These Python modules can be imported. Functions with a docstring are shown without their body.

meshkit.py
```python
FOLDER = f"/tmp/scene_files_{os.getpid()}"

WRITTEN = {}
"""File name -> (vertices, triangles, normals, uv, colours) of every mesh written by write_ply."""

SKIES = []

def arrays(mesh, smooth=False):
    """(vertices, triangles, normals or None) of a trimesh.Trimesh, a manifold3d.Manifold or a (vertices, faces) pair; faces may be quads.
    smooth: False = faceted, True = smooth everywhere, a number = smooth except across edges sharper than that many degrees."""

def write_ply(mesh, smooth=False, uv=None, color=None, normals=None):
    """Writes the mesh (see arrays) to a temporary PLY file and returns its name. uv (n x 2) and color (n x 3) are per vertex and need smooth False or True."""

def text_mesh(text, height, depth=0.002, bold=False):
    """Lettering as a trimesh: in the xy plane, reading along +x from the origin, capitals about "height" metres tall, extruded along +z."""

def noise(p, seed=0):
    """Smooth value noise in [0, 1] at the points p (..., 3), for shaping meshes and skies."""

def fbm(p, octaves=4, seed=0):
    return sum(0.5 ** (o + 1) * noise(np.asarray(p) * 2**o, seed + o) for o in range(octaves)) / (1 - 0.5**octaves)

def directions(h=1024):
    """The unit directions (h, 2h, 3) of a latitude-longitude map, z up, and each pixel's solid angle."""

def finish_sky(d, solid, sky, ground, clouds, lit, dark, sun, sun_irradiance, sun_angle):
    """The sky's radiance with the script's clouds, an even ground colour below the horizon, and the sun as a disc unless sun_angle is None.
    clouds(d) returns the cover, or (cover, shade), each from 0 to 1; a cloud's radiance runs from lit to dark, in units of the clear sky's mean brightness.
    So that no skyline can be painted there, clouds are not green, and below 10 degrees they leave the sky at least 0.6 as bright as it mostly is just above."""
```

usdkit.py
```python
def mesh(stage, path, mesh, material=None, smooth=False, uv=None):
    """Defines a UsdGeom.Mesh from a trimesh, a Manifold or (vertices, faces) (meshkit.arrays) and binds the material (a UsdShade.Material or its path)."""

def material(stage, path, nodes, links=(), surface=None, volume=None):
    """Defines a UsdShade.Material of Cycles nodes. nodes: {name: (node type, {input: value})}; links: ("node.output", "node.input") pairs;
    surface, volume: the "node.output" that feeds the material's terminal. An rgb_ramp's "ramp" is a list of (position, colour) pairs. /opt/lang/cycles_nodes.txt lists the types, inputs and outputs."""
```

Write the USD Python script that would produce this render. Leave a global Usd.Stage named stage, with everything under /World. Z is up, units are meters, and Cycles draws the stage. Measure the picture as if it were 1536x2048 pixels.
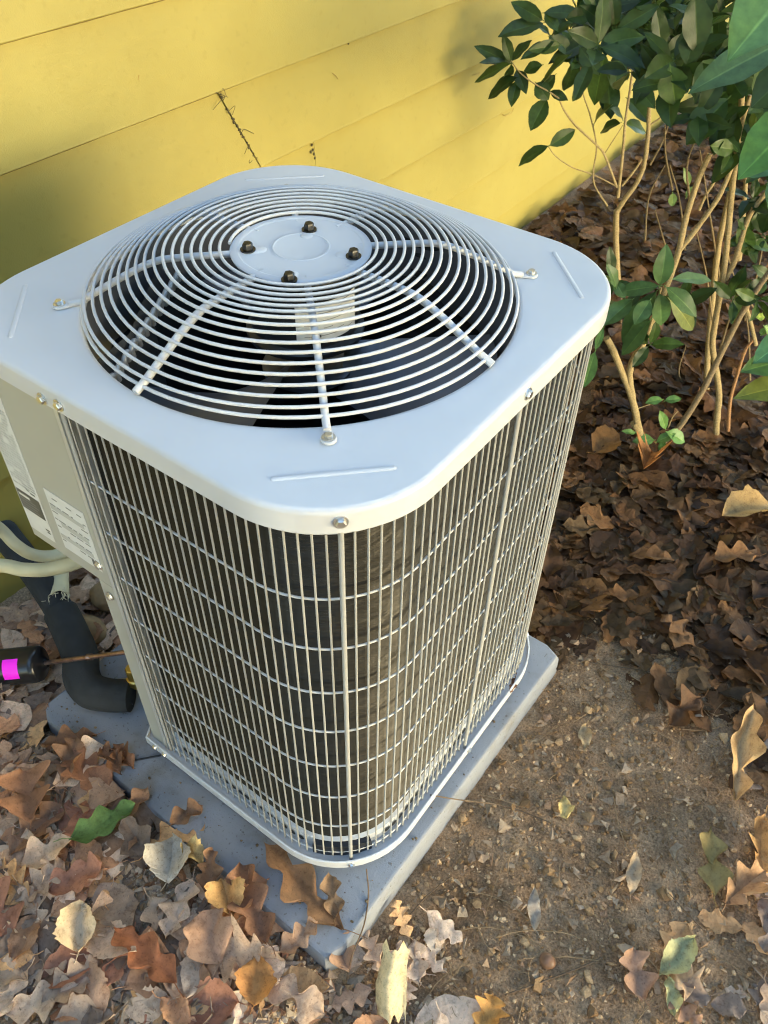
import math, random
import numpy as np
import usdkit, meshkit
from pxr import Usd, UsdGeom, UsdLux, UsdShade, Gf, Sdf, Vt

stage = Usd.Stage.CreateInMemory()
UsdGeom.SetStageUpAxis(stage, UsdGeom.Tokens.z)
UsdGeom.SetStageMetersPerUnit(stage, 1.0)
W = UsdGeom.Xform.Define(stage, '/World')
stage.SetDefaultPrim(W.GetPrim())
rng = np.random.default_rng(7)
random.seed(7)

# ------------------------------------------------------------------ camera, sky, sun, exposure
C = np.array([0.63706307, -0.71100683, 1.39843264])
FW = np.array([-0.41131969, 0.58004222, -0.70311246])
RT = np.array([0.8068657, 0.59054038, 0.01515918])
UP = np.array([-0.42400927, 0.56108206, 0.71091706])
FPX = 1660.0
EXPOSURE = 3.4
SUN_AZ, SUN_EL = math.radians(1), math.radians(12)      # azimuth from +x towards +y
SUN_I, SUN_ANGLE, SUN_COL = 0.38, 52.0, (1.0, 0.76, 0.38)
SKY_STRENGTH = 0.15

cam = UsdGeom.Camera.Define(stage, '/World/camera')
M = Gf.Matrix4d(*RT, 0, *UP, 0, *(-FW), 0, *C, 1)
cam.AddTransformOp().Set(M)
cam.CreateHorizontalApertureAttr(36.0)
cam.CreateVerticalApertureAttr(48.0)
cam.CreateFocalLengthAttr(36.0 * FPX / 1536)
cam.CreateClippingRangeAttr(Gf.Vec2f(0.01, 500))
cam.CreateExposureAttr(EXPOSURE)
cam.CreateFStopAttr(17.0)
cam.CreateFocusDistanceAttr(1.12)

sd = np.array([math.cos(SUN_EL) * math.cos(SUN_AZ), math.cos(SUN_EL) * math.sin(SUN_AZ), math.sin(SUN_EL)])
sky_m = usdkit.material(stage, '/World/Looks/sky', {
    's': ('sky_texture', {'sky_type': 'single_scattering', 'sun_disc': False, 'sun_elevation': SUN_EL,
                          'sun_rotation': math.atan2(sd[0], sd[1]), 'ozone_density': 1.05, 'aerosol_density': 0.05}),
    'b': ('background_shader', {'strength': SKY_STRENGTH})}, [('s.color', 'b.color')], surface='b.background')
dome = UsdLux.DomeLight.Define(stage, '/World/sky')
UsdShade.MaterialBindingAPI.Apply(dome.GetPrim()).Bind(sky_m)
dome.GetPrim().SetCustomDataByKey('kind', 'structure')
dome.GetPrim().SetCustomDataByKey('label', 'open daylight sky above the garden')
sun = UsdLux.DistantLight.Define(stage, '/World/sun')
sun.CreateNormalizeAttr(True); sun.CreateIntensityAttr(SUN_I); sun.CreateAngleAttr(SUN_ANGLE)
sun.CreateColorAttr(Gf.Vec3f(*SUN_COL))
zx = np.cross([0, 0, 1], sd); zx /= np.linalg.norm(zx); zy = np.cross(sd, zx)
sun.AddTransformOp().Set(Gf.Matrix4d(*zx, 0, *zy, 0, *sd, 0, 0, 0, 5, 1))

# ------------------------------------------------------------------ helpers
def ray(px, py):
    return FW + RT * (px - 768) / FPX - UP * (py - 1024) / FPX
def at_z(px, py, z):
    v = ray(px, py); return C + v * (z - C[2]) / v[2]
def at_x(px, py, x):
    v = ray(px, py); return C + v * (x - C[0]) / v[0]
def at_plane(px, py, n, p):
    v = ray(px, py); n = np.asarray(n, float); return C + v * (n @ (np.asarray(p) - C)) / (n @ v)
def at_d(px, py, d):
    v = ray(px, py); return C + v * d
def screen(P):
    d = np.atleast_2d(P) - C; z = d @ FW
    return np.c_[768 + FPX * (d @ RT) / z, 1024 - FPX * (d @ UP) / z, z]

used = {}
def fresh(parent, name):
    k = (parent, name); n = used.get(k, 0); used[k] = n + 1
    return f'{parent}/{name}' if n == 0 else f'{parent}/{name}_{n:03d}'
def path_of(p):
    return '/World' if p is None else (p if isinstance(p, str) else str(p.GetPath()))
def tag(prim, label=None, cat=None, group=None, kind=None):
    p = prim.GetPrim() if hasattr(prim, 'GetPrim') else prim
    for k, v in (('label', label), ('category', cat), ('group', group), ('kind', kind)):
        if v: p.SetCustomDataByKey(k, v)
    return prim
def thing(name, label, cat, group=None, loc=(0, 0, 0)):
    x = UsdGeom.Xform.Define(stage, fresh('/World', name))
    tag(x, label, cat, group); return x
def obj(name, mesh, mat, parent=None, label=None, cat=None, group=None, kind=None, smooth=35, tint=None):
    m = usdkit.mesh(stage, fresh(path_of(parent), name), mesh, mat, smooth=smooth)
    if tint is not None:
        t = np.asarray(tint, np.float32)
        if t.ndim == 1: t = np.tile(t, (len(m.GetPointsAttr().Get()), 1))
        UsdGeom.PrimvarsAPI(m).CreatePrimvar('tint', Sdf.ValueTypeNames.Color3fArray, 'vertex').Set(Vt.Vec3fArray.FromNumpy(t))
    tag(m, label, cat, group, kind)
    return m
def cat(*ms):
    vs, fs, n = [], [], 0
    for v, f in ms:
        vs.append(np.asarray(v, float)); fs.append(tri(f) + n); n += len(v)
    return np.vstack(vs), np.vstack(fs)
def tri(f):
    f = np.asarray(f, int)
    return np.vstack([f[:, [0, 1, 2]], f[:, [0, 2, 3]]]) if f.shape[1] == 4 else f
def gridf(n, m, close_m=False, close_n=False):
    i = np.arange(n if close_n else n - 1)[:, None]; j = np.arange(m if close_m else m - 1)[None]
    a = i * m + j; b = i * m + (j + 1) % m; c = ((i + 1) % n) * m + (j + 1) % m; d = ((i + 1) % n) * m + j
    return np.stack([a, b, c, d], -1).reshape(-1, 4)
def loft(rings, close=True, capa=False, capb=False):
    rings = [np.asarray(r, float) for r in rings]; n, m = len(rings), len(rings[0])
    v = np.vstack(rings); f = tri(gridf(n, m, close))
    ex = []
    if capa: v = np.vstack([v, rings[0].mean(0)]); k = len(v) - 1; ex.append([[k, (j + 1) % m, j] for j in range(m)])
    if capb:
        v = np.vstack([v, rings[-1].mean(0)]); k = len(v) - 1; o = (n - 1) * m
        ex.append([[k, o + j, o + (j + 1) % m] for j in range(m)])
    return v, np.vstack([f] + [np.array(e) for e in ex]) if ex else f
def smoothpath(p, per=5):
    p = np.asarray(p, float)
    if len(p) < 3: return p
    q = np.vstack([2 * p[0] - p[1], p, 2 * p[-1] - p[-2]]); out = []
    for i in range(1, len(q) - 2):
        a, b, c, d = q[i - 1:i + 3]
        for t in np.linspace(0, 1, per, endpoint=False):
            out.append(.5 * (2 * b + (c - a) * t + (2 * a - 5 * b + 4 * c - d) * t * t + (3 * b - a - 3 * c + d) * t ** 3))
    return np.array(out + [p[-1]])
def tube(p, r, n=8, cap=True, closed=False):
    p = np.asarray(p, float); r = np.broadcast_to(np.asarray(r, float), (len(p),))
    t = np.roll(p, -1, 0) - np.roll(p, 1, 0) if closed else np.gradient(p, axis=0)
    t /= np.linalg.norm(t, axis=1, keepdims=True) + 1e-12
    a = np.cross(t[0], [0, 0, 1]); a = a if np.linalg.norm(a) > .1 else np.cross(t[0], [1, 0, 0]); a /= np.linalg.norm(a)
    ang = np.arange(n) * 2 * np.pi / n; rings = []
    for i in range(len(p)):
        a = a - t[i] * (a @ t[i]); a /= np.linalg.norm(a); b = np.cross(t[i], a)
        rings.append(p[i] + r[i] * (np.cos(ang)[:, None] * a + np.sin(ang)[:, None] * b))
    if closed: return np.vstack(rings), tri(gridf(len(p), n, True, True))
    return loft(rings, True, cap, cap)
def interp_r(r0, r1, n): return np.linspace(r0, r1, n)
def lathe(prof, n=48, c=(0, 0, 0), axis=None):
    ang = np.arange(n) * 2 * np.pi / n
    rings = [np.c_[r * np.cos(ang), r * np.sin(ang), np.full(n, z)] for r, z in prof]
    v, f = loft(rings)
    if axis is not None:
        w = np.asarray(axis, float); w = w / np.linalg.norm(w)
        a = np.cross([0, 0, 1.], w); a = a / np.linalg.norm(a) if np.linalg.norm(a) > 1e-6 else np.array([1., 0, 0]); b = np.cross(w, a)
        v = v[:, :1] * a + v[:, 1:2] * b + v[:, 2:] * w
    return v + np.asarray(c), f
def box(a, b):
    (x0, y0, z0), (x1, y1, z1) = a, b
    v = np.array([[x, y, z] for x in (x0, x1) for y in (y0, y1) for z in (z0, z1)], float)
    return v, tri([[0, 1, 3, 2], [4, 6, 7, 5], [0, 4, 5, 1], [2, 3, 7, 6], [0, 2, 6, 4], [1, 5, 7, 3]])
def rr(h, r, n=96, z=0.0, c=(0, 0)):
    """rounded square of half size h and corner radius r, n points evenly by length"""
    q = []
    for k, (sx, sy) in enumerate(((1, 1), (-1, 1), (-1, -1), (1, -1))):
        for a in np.linspace(0, np.pi / 2, 17):
            A = a + k * np.pi / 2
            q.append((sx * (h - r) + r * np.cos(A), sy * (h - r) + r * np.sin(A)))
    q = np.array(q + [q[0]]); s = np.r_[0, np.cumsum(np.linalg.norm(np.diff(q, axis=0), axis=1))]
    t = np.linspace(0, s[-1], n, endpoint=False)
    return np.c_[np.interp(t, s, q[:, 0]) + c[0], np.interp(t, s, q[:, 1]) + c[1], np.full(n, z)]
def rr_ang(h, r, ang, z):
    """rounded square sampled where rays of the given angles leave it"""
    out = []
    for a in ang:
        d = np.array([abs(math.cos(a)), abs(math.sin(a))]); t = h / max(d); p = d * t
        k = h - r
        if p[0] > k and p[1] > k:
            b = -(d @ [k, k]); cc = 2 * k * k - r * r; t = -b + math.sqrt(b * b - cc)
        out.append((t * math.cos(a), t * math.sin(a), z))
    return np.array(out)
def hexscrew(c, nrm, r=.0055, flange=.0078, h=.005):
    ax = np.asarray(nrm, float)
    a = lathe([(0.0005, .0016), (flange, .0014), (flange, 0), (.0005, 0)], 16, c, ax)
    b = lathe([(r, .0012), (r, h - .001), (r * .82, h), (.0004, h)], 6, c, ax)
    return cat(a, b)
def fbm(p, o=3): return meshkit.fbm(np.asarray(p, float), octaves=o) if 'octaves' in meshkit.fbm.__code__.co_varnames else meshkit.fbm(np.asarray(p, float))

# ------------------------------------------------------------------ materials
def mat(name, nodes, links, surface='p.BSDF'): return usdkit.material(stage, '/World/Looks/' + name, nodes, links, surface=surface)
def plain(name, col, rough=.5, metal=0., spec=.5, bump=0., bscale=300., var=0., vscale=20., coat=0.):
    n = {'p': ('principled_bsdf', {'base_color': col, 'roughness': rough, 'metallic': metal, 'specular_ior_level': spec, 'coat_weight': coat})}; l = []
    if var or bump: n['g'] = ('geometry', {})
    if var:
        n['n'] = ('noise_texture', {'scale': vscale, 'detail': 4}); l.append(('g.position', 'n.vector'))
        n['r'] = ('rgb_ramp', {'ramp': [(.25, tuple(np.clip(np.array(col) * (1 - var), 0, 1))), (.75, tuple(np.clip(np.array(col) * (1 + var), 0, 1)))]})
        l += [('n.fac', 'r.fac'), ('r.color', 'p.base_color')]
    if bump:
        n['bn'] = ('noise_texture', {'scale': bscale, 'detail': 3}); l.append(('g.position', 'bn.vector'))
        n['b'] = ('bump', {'strength': bump, 'distance': .002}); l += [('bn.fac', 'b.height'), ('b.normal', 'p.normal')]
    return mat(name, n, l)
paint = plain('grey_metal_paint', (.50, .505, .515), .40, 0., .5, .05, 700, .05, 6)
shadedpanel = plain('shade_darkened_panel_paint', (.36, .355, .31), .45, 0., .5, .05, 700, .05, 6)  # unit paint darkened: the shade on this face is put into the colour
rodpaint = plain('grey_wire_coating', (.50, .50, .50), .4)
wirepaint = plain('beige_grey_wire_coating', (.34, .338, .32), .45)
galv = plain('galvanised_sheet', (.45, .455, .45), .38, .35, .5, .05, 60, .08, 14)
zinc = plain('zinc_screw', (.68, .68, .67), .28, 1.)
steel = plain('dark_steel_bolt', (.07, .068, .066), .35, 1.)
black = plain('black_motor_paint', (.012, .012, .013), .35)
rubber = plain('black_rubber', (.015, .017, .022), .45)
foam = plain('black_foam_insulation', (.022, .025, .028), .85, 0, .3, .5, 420, .25, 40)
brass = plain('brass', (.55, .38, .10), .35, 1.)
copper = plain('copper_tube', (.26, .17, .14), .3, .9, .5, .2, 200, .55, 70)
blade = plain('aluminium_blade', (.13, .13, .14), .40, .6, .5, .05, 90, .15, 12)
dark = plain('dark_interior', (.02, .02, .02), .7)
padm = mat('grey_equipment_pad', {
    'g': ('geometry', {}), 'n': ('noise_texture', {'scale': 5.5, 'detail': 8, 'roughness': .68}), 'r': ('rgb_ramp', {'ramp': [(.32, (.165, .155, .145)), (.46, (.225, .235, .258)), (.70, (.26, .272, .30))]}),
    'n2': ('noise_texture', {'scale': 160, 'detail': 3}), 'r2': ('rgb_ramp', {'ramp': [(.29, (.45, .40, .34)), (.36, (1, 1, 1))]}), 'mx': ('mix_color', {'blend_type': 'multiply', 'fac': .8}),
    'bn': ('noise_texture', {'scale': 480, 'detail': 3}), 'b': ('bump', {'strength': .4, 'distance': .002}), 'p': ('principled_bsdf', {'roughness': .72, 'specular_ior_level': .35})},
    [('g.position', 'n.vector'), ('n.fac', 'r.fac'), ('g.position', 'n2.vector'), ('n2.fac', 'r2.fac'), ('r.color', 'mx.a'), ('r2.color', 'mx.b'), ('mx.result', 'p.base_color'),
     ('g.position', 'bn.vector'), ('bn.fac', 'b.height'), ('b.normal', 'p.normal')])
sticker = plain('white_sticker', (.60, .60, .58), .5, 0, .4, 0, 1, .05, 60)
ink = plain('grey_sticker_print', (.20, .20, .19), .6)
inkdark = plain('dark_sticker_band', (.06, .06, .055), .5)
magenta = plain('magenta_sticker', (.80, .01, .72), .45)
pvc = plain('cream_pvc', (.58, .54, .36), .5, 0, .5, .05, 200, .10, 30)
conduit = plain('cream_conduit', (.44, .41, .27), .45, 0, .5, .06, 120, .12, 25)
fibre = plain('pale_fibre', (.5, .46, .33), .8)
stone = plain('tan_stone', (.30, .20, .10), .8, 0, .3, .6, 60, .3, 40)
woody = plain('twig_bark', (.13, .085, .05), .8, 0, .3, .3, 300, .3, 120)
acorn = plain('brown_nut_shell', (.20, .10, .05), .45, 0, .4, .1, 300, .3, 90)
dirtdark = plain('dark_wall_debris', (.07, .055, .02), .9)

wallm = mat('yellow_wall_paint', {
    'g': ('geometry', {}), 'n': ('noise_texture', {'scale': 2.2, 'detail': 5, 'roughness': .6}),
    'r': ('rgb_ramp', {'ramp': [(.3, (.285, .232, .052)), (.7, (.335, .276, .068))]}),
    'n2': ('noise_texture', {'scale': 55, 'detail': 3}), 'r2': ('rgb_ramp', {'ramp': [(.60, (1, 1, 1)), (.74, (.80, .78, .70))]}),
    'mx': ('mix_color', {'blend_type': 'multiply', 'fac': .35}),
    'bn': ('noise_texture', {'scale': 420, 'detail': 4}), 'b': ('bump', {'strength': .22, 'distance': .002}),
    'p': ('principled_bsdf', {'roughness': .55, 'specular_ior_level': .4})},
    [('g.position', 'n.vector'), ('n.fac', 'r.fac'), ('g.position', 'n2.vector'), ('n2.fac', 'r2.fac'), ('r.color', 'mx.a'), ('r2.color', 'mx.b'),
     ('mx.result', 'p.base_color'), ('g.position', 'bn.vector'), ('bn.fac', 'b.height'), ('b.normal', 'p.normal')])
coilm = mat('brown_coil_fins', {
    'g': ('geometry', {}), 'm': ('mapping', {'scale': (14, 14, 380)}), 'n': ('noise_texture', {'scale': 1, 'detail': 2}),
    'r': ('rgb_ramp', {'ramp': [(.3, (.019, .0155, .010)), (.55, (.022, .018, .012)), (.75, (.027, .022, .015))]}),
    'p': ('principled_bsdf', {'roughness': .45, 'metallic': .5})},
    [('g.position', 'm.vector'), ('m.vector', 'n.vector'), ('n.fac', 'r.fac'), ('r.color', 'p.base_color')])
soilm = mat('soil', {
    'g': ('geometry', {}), 'n': ('noise_texture', {'scale': 7, 'detail': 10, 'roughness': .74}),
    'r': ('rgb_ramp', {'ramp': [(.30, (.17, .098, .048)), (.48, (.34, .215, .12)), (.70, (.54, .38, .235))]}),
    'n2': ('noise_texture', {'scale': 240, 'detail': 4, 'roughness': .75}), 'r2': ('rgb_ramp', {'ramp': [(.3, (.35, .33, .31)), (.5, (1, 1, 1)), (.68, (1.7, 1.65, 1.6))]}),
    'mx': ('mix_color', {'blend_type': 'multiply', 'fac': .9, 'use_clamp': False}),
    'b': ('bump', {'strength': 1., 'distance': .008}), 'p': ('principled_bsdf', {'roughness': .95, 'specular_ior_level': .15})},
    [('g.position', 'n.vector'), ('n.fac', 'r.fac'), ('g.position', 'n2.vector'), ('n2.fac', 'r2.fac'), ('r.color', 'mx.a'), ('r2.color', 'mx.b'),
     ('mx.result', 'p.base_color'), ('n2.fac', 'b.height'), ('b.normal', 'p.normal')])
def tinted(name, rough, spec, trans, nscale, lo, hi, bump):
    return mat(name, {
        'a': ('attribute', {'attribute': 'tint'}), 'g': ('geometry', {}), 'n': ('noise_texture', {'scale': nscale, 'detail': 4, 'roughness': .65}),
        'r': ('rgb_ramp', {'ramp': [(.3, (lo,) * 3), (.7, (hi,) * 3)]}), 'mx': ('mix_color', {'blend_type': 'multiply', 'fac': 1., 'use_clamp': False}),
        'b': ('bump', {'strength': bump, 'distance': .002}),
        'p': ('principled_bsdf', {'roughness': rough, 'specular_ior_level': spec}), 't': ('translucent_bsdf', {}), 'ms': ('mix_closure', {'fac': trans})},
        [('g.position', 'n.vector'), ('n.fac', 'r.fac'), ('a.color', 'mx.a'), ('r.color', 'mx.b'), ('mx.result', 'p.base_color'), ('mx.result', 't.color'),
         ('n.fac', 'b.height'), ('b.normal', 'p.normal'), ('p.BSDF', 'ms.closure1'), ('t.BSDF', 'ms.closure2')], surface='ms.closure')
dryleaf = mat('dry_leaf', {
    'a': ('attribute', {'attribute': 'tint'}), 'g': ('geometry', {}), 'n': ('noise_texture', {'scale': 70, 'detail': 6, 'roughness': .7}),
    'r': ('rgb_ramp', {'ramp': [(.3, (.62, .56, .52)), (.48, (1, 1, 1)), (.7, (1.28, 1.25, 1.2))]}), 'mx': ('mix_color', {'blend_type': 'multiply', 'fac': 1., 'use_clamp': False}),
    'n2': ('noise_texture', {'scale': 310, 'detail': 3}), 'r2': ('rgb_ramp', {'ramp': [(.30, (.5, .44, .4)), (.40, (1, 1, 1))]}), 'mx2': ('mix_color', {'blend_type': 'multiply', 'fac': .7, 'use_clamp': False}),
    'b': ('bump', {'strength': .6, 'distance': .003}), 'p': ('principled_bsdf', {'roughness': .62, 'specular_ior_level': .25}), 't': ('translucent_bsdf', {}), 'ms': ('mix_closure', {'fac': .12})},
    [('g.position', 'n.vector'), ('g.position', 'n2.vector'), ('n.fac', 'r.fac'), ('a.color', 'mx.a'), ('r.color', 'mx.b'), ('mx.result', 'mx2.a'), ('n2.fac', 'r2.fac'), ('r2.color', 'mx2.b'),
     ('mx2.result', 'p.base_color'), ('mx2.result', 't.color'), ('n.fac', 'b.height'), ('b.normal', 'p.normal'), ('p.BSDF', 'ms.closure1'), ('t.BSDF', 'ms.closure2')], surface='ms.closure')
greenleaf = tinted('green_leaf', .44, .28, .15, 90, .78, 1.2, .25)
crumbm = tinted('soil_crumbs', .9, .15, 0., 400, .7, 1.25, .4)
barkm = tinted('shrub_bark', .8, .25, 0., 260, .6, 1.25, .6)

# ------------------------------------------------------------------ ground
PADZ = .02
PAD = np.array([at_z(72, 1421, PADZ), at_z(662, 1932, PADZ), at_z(1125, 1303, PADZ)])
PADC = (PAD[0] + PAD[2]) / 2; PADH = .365
def sst(a, b, x):
    t = np.clip((x - a) / (b - a), 0, 1); return t * t * (3 - 2 * t)
def ground_z(x, y, fine=True):
    x, y = np.asarray(x, float), np.asarray(y, float)
    z = -.057 + .043 * sst(-.36, -.46, y) * sst(.42, .28, x) + .02 * sst(-.42, -.55, x) * sst(.0, -.3, y)
    z = z + .010 * sst(.5, 1.2, np.hypot(x - .5, y - 1.2)) * 0
    if fine:
        P = np.c_[x.ravel(), y.ravel(), 0 * x.ravel()]
        z = z + (.012 * (meshkit.fbm(P * 3.1) ) + .006 * meshkit.fbm(P * 17 + 5)).reshape(x.shape)
    return z
gx = np.unique(np.r_[np.linspace(-40, -2, 12), np.linspace(-2, -.9, 8), np.arange(-.9, 1.3, .0095), np.linspace(1.3, 3, 26), np.linspace(3, 40, 14)])
gy = np.unique(np.r_[np.linspace(-40, -2, 12), np.linspace(-2, -1., 8), np.arange(-1., 1.6, .0095), np.arange(1.6, 5, .06), np.linspace(5, 40, 16)])
GX, GY = np.meshgrid(gx, gy)
GP = np.c_[GX.ravel(), GY.ravel(), np.zeros(GX.size)]
GZ = ground_z(GX, GY) + (.007 * meshkit.fbm(GP * 38 + 2) + .004 * meshkit.fbm(GP * 85 + 9)).reshape(GX.shape) * (np.abs(GX) < 1.4)
gv = np.c_[GX.ravel(), GY.ravel(), GZ.ravel()]
obj('ground', (gv, gridf(*GX.shape)), soilm, label='bare brown soil around the pad and under the shrubs', kind='structure', smooth=True)

# ------------------------------------------------------------------ house wall of lap boards
WX = -.69; LAP = .182
wall = thing('house_wall', 'yellow painted wall of horizontal lap boards behind the air conditioner', 'wall')
def board(y0t, y1t, y0b, y1b, zb, zt, proud=.0115, step=.25):
    n = max(2, int((y1t - y0t) / step) + 1); t = np.linspace(0, 1, n)
    yt, yb = y0t + (y1t - y0t) * t, y0b + (y1b - y0b) * t
    prof = [(-.016, zt, 1), (-.0005, zt, 1), (proud * .97, zb + .0035, 0), (proud + .0002, zb + .0018, 0), (proud - .0015, zb, 0), (-.016, zb, 0)]
    rings = []
    for i in range(n):
        w = .0012 * math.sin(3.1 * yt[i] + zb * 40) + .0008 * math.sin(7.3 * yt[i] + zb * 9)
        rings.append([(WX + a + w, (yt if s else yb)[i], z) for a, z, s in prof])
    return loft(rings, True, True, True)
for k in range(-10, 7):
    zb = 1.0 - LAP * k; zt = zb + LAP - .0005
    if zb < .05: continue
    if k == 2:     # slanted open joint behind the lid
        obj('siding_board', board(-4, .540, -4, .634, zb, zt), wallm, wall)
        obj('siding_board', board(.5445, 9, .6385, 9, zb, zt), wallm, wall)
    elif k == 3:
        ya = at_x(627, 290, WX)[1]
        obj('siding_board', board(-4, ya, -4, ya, zb, zt), wallm, wall)
        obj('siding_board', board(ya + .0015, 9, ya + .0015, 9, zb, zt), wallm, wall)
    else:
        obj('siding_board', board(-4, 9, -4, 9, zb, zt), wallm, wall)
obj('skirt_board', box((WX - .03, -4, -.4), (WX - .004, 9, 1.0 - LAP * 5 - .0006)), wallm, wall)
obj('wall_core', box((WX - .16, -4, -.4), (WX - .031, 9, 2.99)), plain('wall_core', (.3, .25, .1), .9), wall)
def blob(c, r, n=1, sq=(1, 1, 1), seed=0, rough=.35):
    import trimesh
    s = trimesh.creation.icosphere(subdivisions=n); v = np.array(s.vertices)
    q = 1 + rough * meshkit.fbm(v * 1.7 + seed * 3.7)
    return v * q[:, None] * r * np.array(sq) + np.asarray(c), np.array(s.faces)
# dark brown beads under the laps, thicker at the left
lapm = plain('lap_line', (.16, .115, .03), .9)
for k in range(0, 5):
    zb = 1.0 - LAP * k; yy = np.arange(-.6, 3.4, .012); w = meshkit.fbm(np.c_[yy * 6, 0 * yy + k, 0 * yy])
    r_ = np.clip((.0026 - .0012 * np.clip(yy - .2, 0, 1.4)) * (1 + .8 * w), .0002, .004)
    obj('lap_line', tube(np.c_[0 * yy + WX + .0008 + .001, yy, zb - .0004 - .0006 * w], r_, 5), lapm, wall, smooth=60)
# crumbs and cobweb in the slanted joint
ms = []
for i in range(46):
    t = rng.random() ** .8; z = .818 - t * .18; y = .542 + (.818 - z) / .182 * .094 + rng.normal(0, .0022)
    ms.append(blob((WX + .006 + .003 * rng.random(), y, z), rng.uniform(.0008, .0028), 1, (1, 1, 1), i))
for i in range(9):
    z = .818 - rng.random() * .17; y = .542 + (.818 - z) / .182 * .094
    ms.append(tube(smoothpath([(WX + .007, y, z), (WX + .012, y + rng.normal(0, .012), z + rng.normal(0, .01)), (WX + .008, y + rng.normal(0, .02), z - .01)], 4), .0006, 4))
obj('cobweb_debris', cat(*ms), dirtdark, label='dark crumbs and cobweb caught in the slanted open joint of the yellow boards', cat='debris')
ms = []
for (a, b) in ((624, 290), (626, 300), (630, 316), (622, 304), (628, 308)):
    p = at_x(a, b, WX + .004); ms.append(blob(p, .0028, 1, (.6, 1, 1.2), a))
obj('cobweb_debris', cat(*ms), dirtdark, label='small dark smudge of cobweb on the wall just above the lid', cat='debris')
for (a, b, r_) in ((467, 89, .0035), (690, 85, .003), (697, 87, .0025), (788, 45, .0045), (749, 278, .002), (175, 234, .002), (975, 215, .002)):
    p = at_x(a, b, WX + .003); obj('nail_hole', blob(p, r_, 1, (.5, 1, 1), a), dirtdark, wall)
for pts in (((278, 150), (277, 160), (285, 172), (297, 176)), ((643, 72), (647, 78), (652, 82)), ((1005, 228), (1010, 232), (1022, 226), (1027, 217)), ((665, 146), (672, 152), (676, 158)), ((948, 150), (955, 149), (960, 145))):
    p = [at_x(a, b, WX + .007) for a, b in pts]
    obj('dirt_scratch', tube(smoothpath(p, 3), .0009, 4), plain('dirt_trace', (.30, .2, .05), .9), wall)

# ------------------------------------------------------------------ equipment pad
pad = thing('equipment_pad', 'smooth grey square pad under the air conditioner with leaves on its corner', 'pad')
a1 = PAD[2] - PAD[1]; a1 /= np.linalg.norm(a1); a0 = PAD[0] - PAD[1]; a0 /= np.linalg.norm(a0)
def padring(ins, z, r=.012, n=80):
    q = rr(.5, r / .73, n, 0); o = np.array(PAD[1]); 
    L0, L1 = np.linalg.norm(PAD[0] - PAD[1]), np.linalg.norm(PAD[2] - PAD[1])
    u_, v_ = q[:, 0] + .5, q[:, 1] + .5
    u_ = (u_ * L1 - L1 / 2) * (1 - 2 * ins / L1) + L1 / 2; v_ = (v_ * L0 - L0 / 2) * (1 - 2 * ins / L0) + L0 / 2
    p = o + u_[:, None] * a1 + v_[:, None] * a0; p[:, 2] = z; return p
obj('pad_slab', loft([padring(-.004, -.085), padring(0, .006), padring(.0015, .013), padring(.004, .018), padring(.008, PADZ), padring(.16, PADZ + .0005), padring(.30, PADZ + .0005)], True, True, True), padm, pad)
g0, g1 = at_z(205, 1536, PADZ + .0012), at_z(322, 1511, PADZ + .0012)
obj('pad_groove', tube(smoothpath([g0, (g0 + g1) / 2 + [0, .002, 0], g1], 5), .0018, 5), rubber, pad)
nk = at_z(960, 1523, .004)
obj('pad_nick', blob(nk, .006, 1, (.5, .9, 1), 3), padm, pad)

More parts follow.
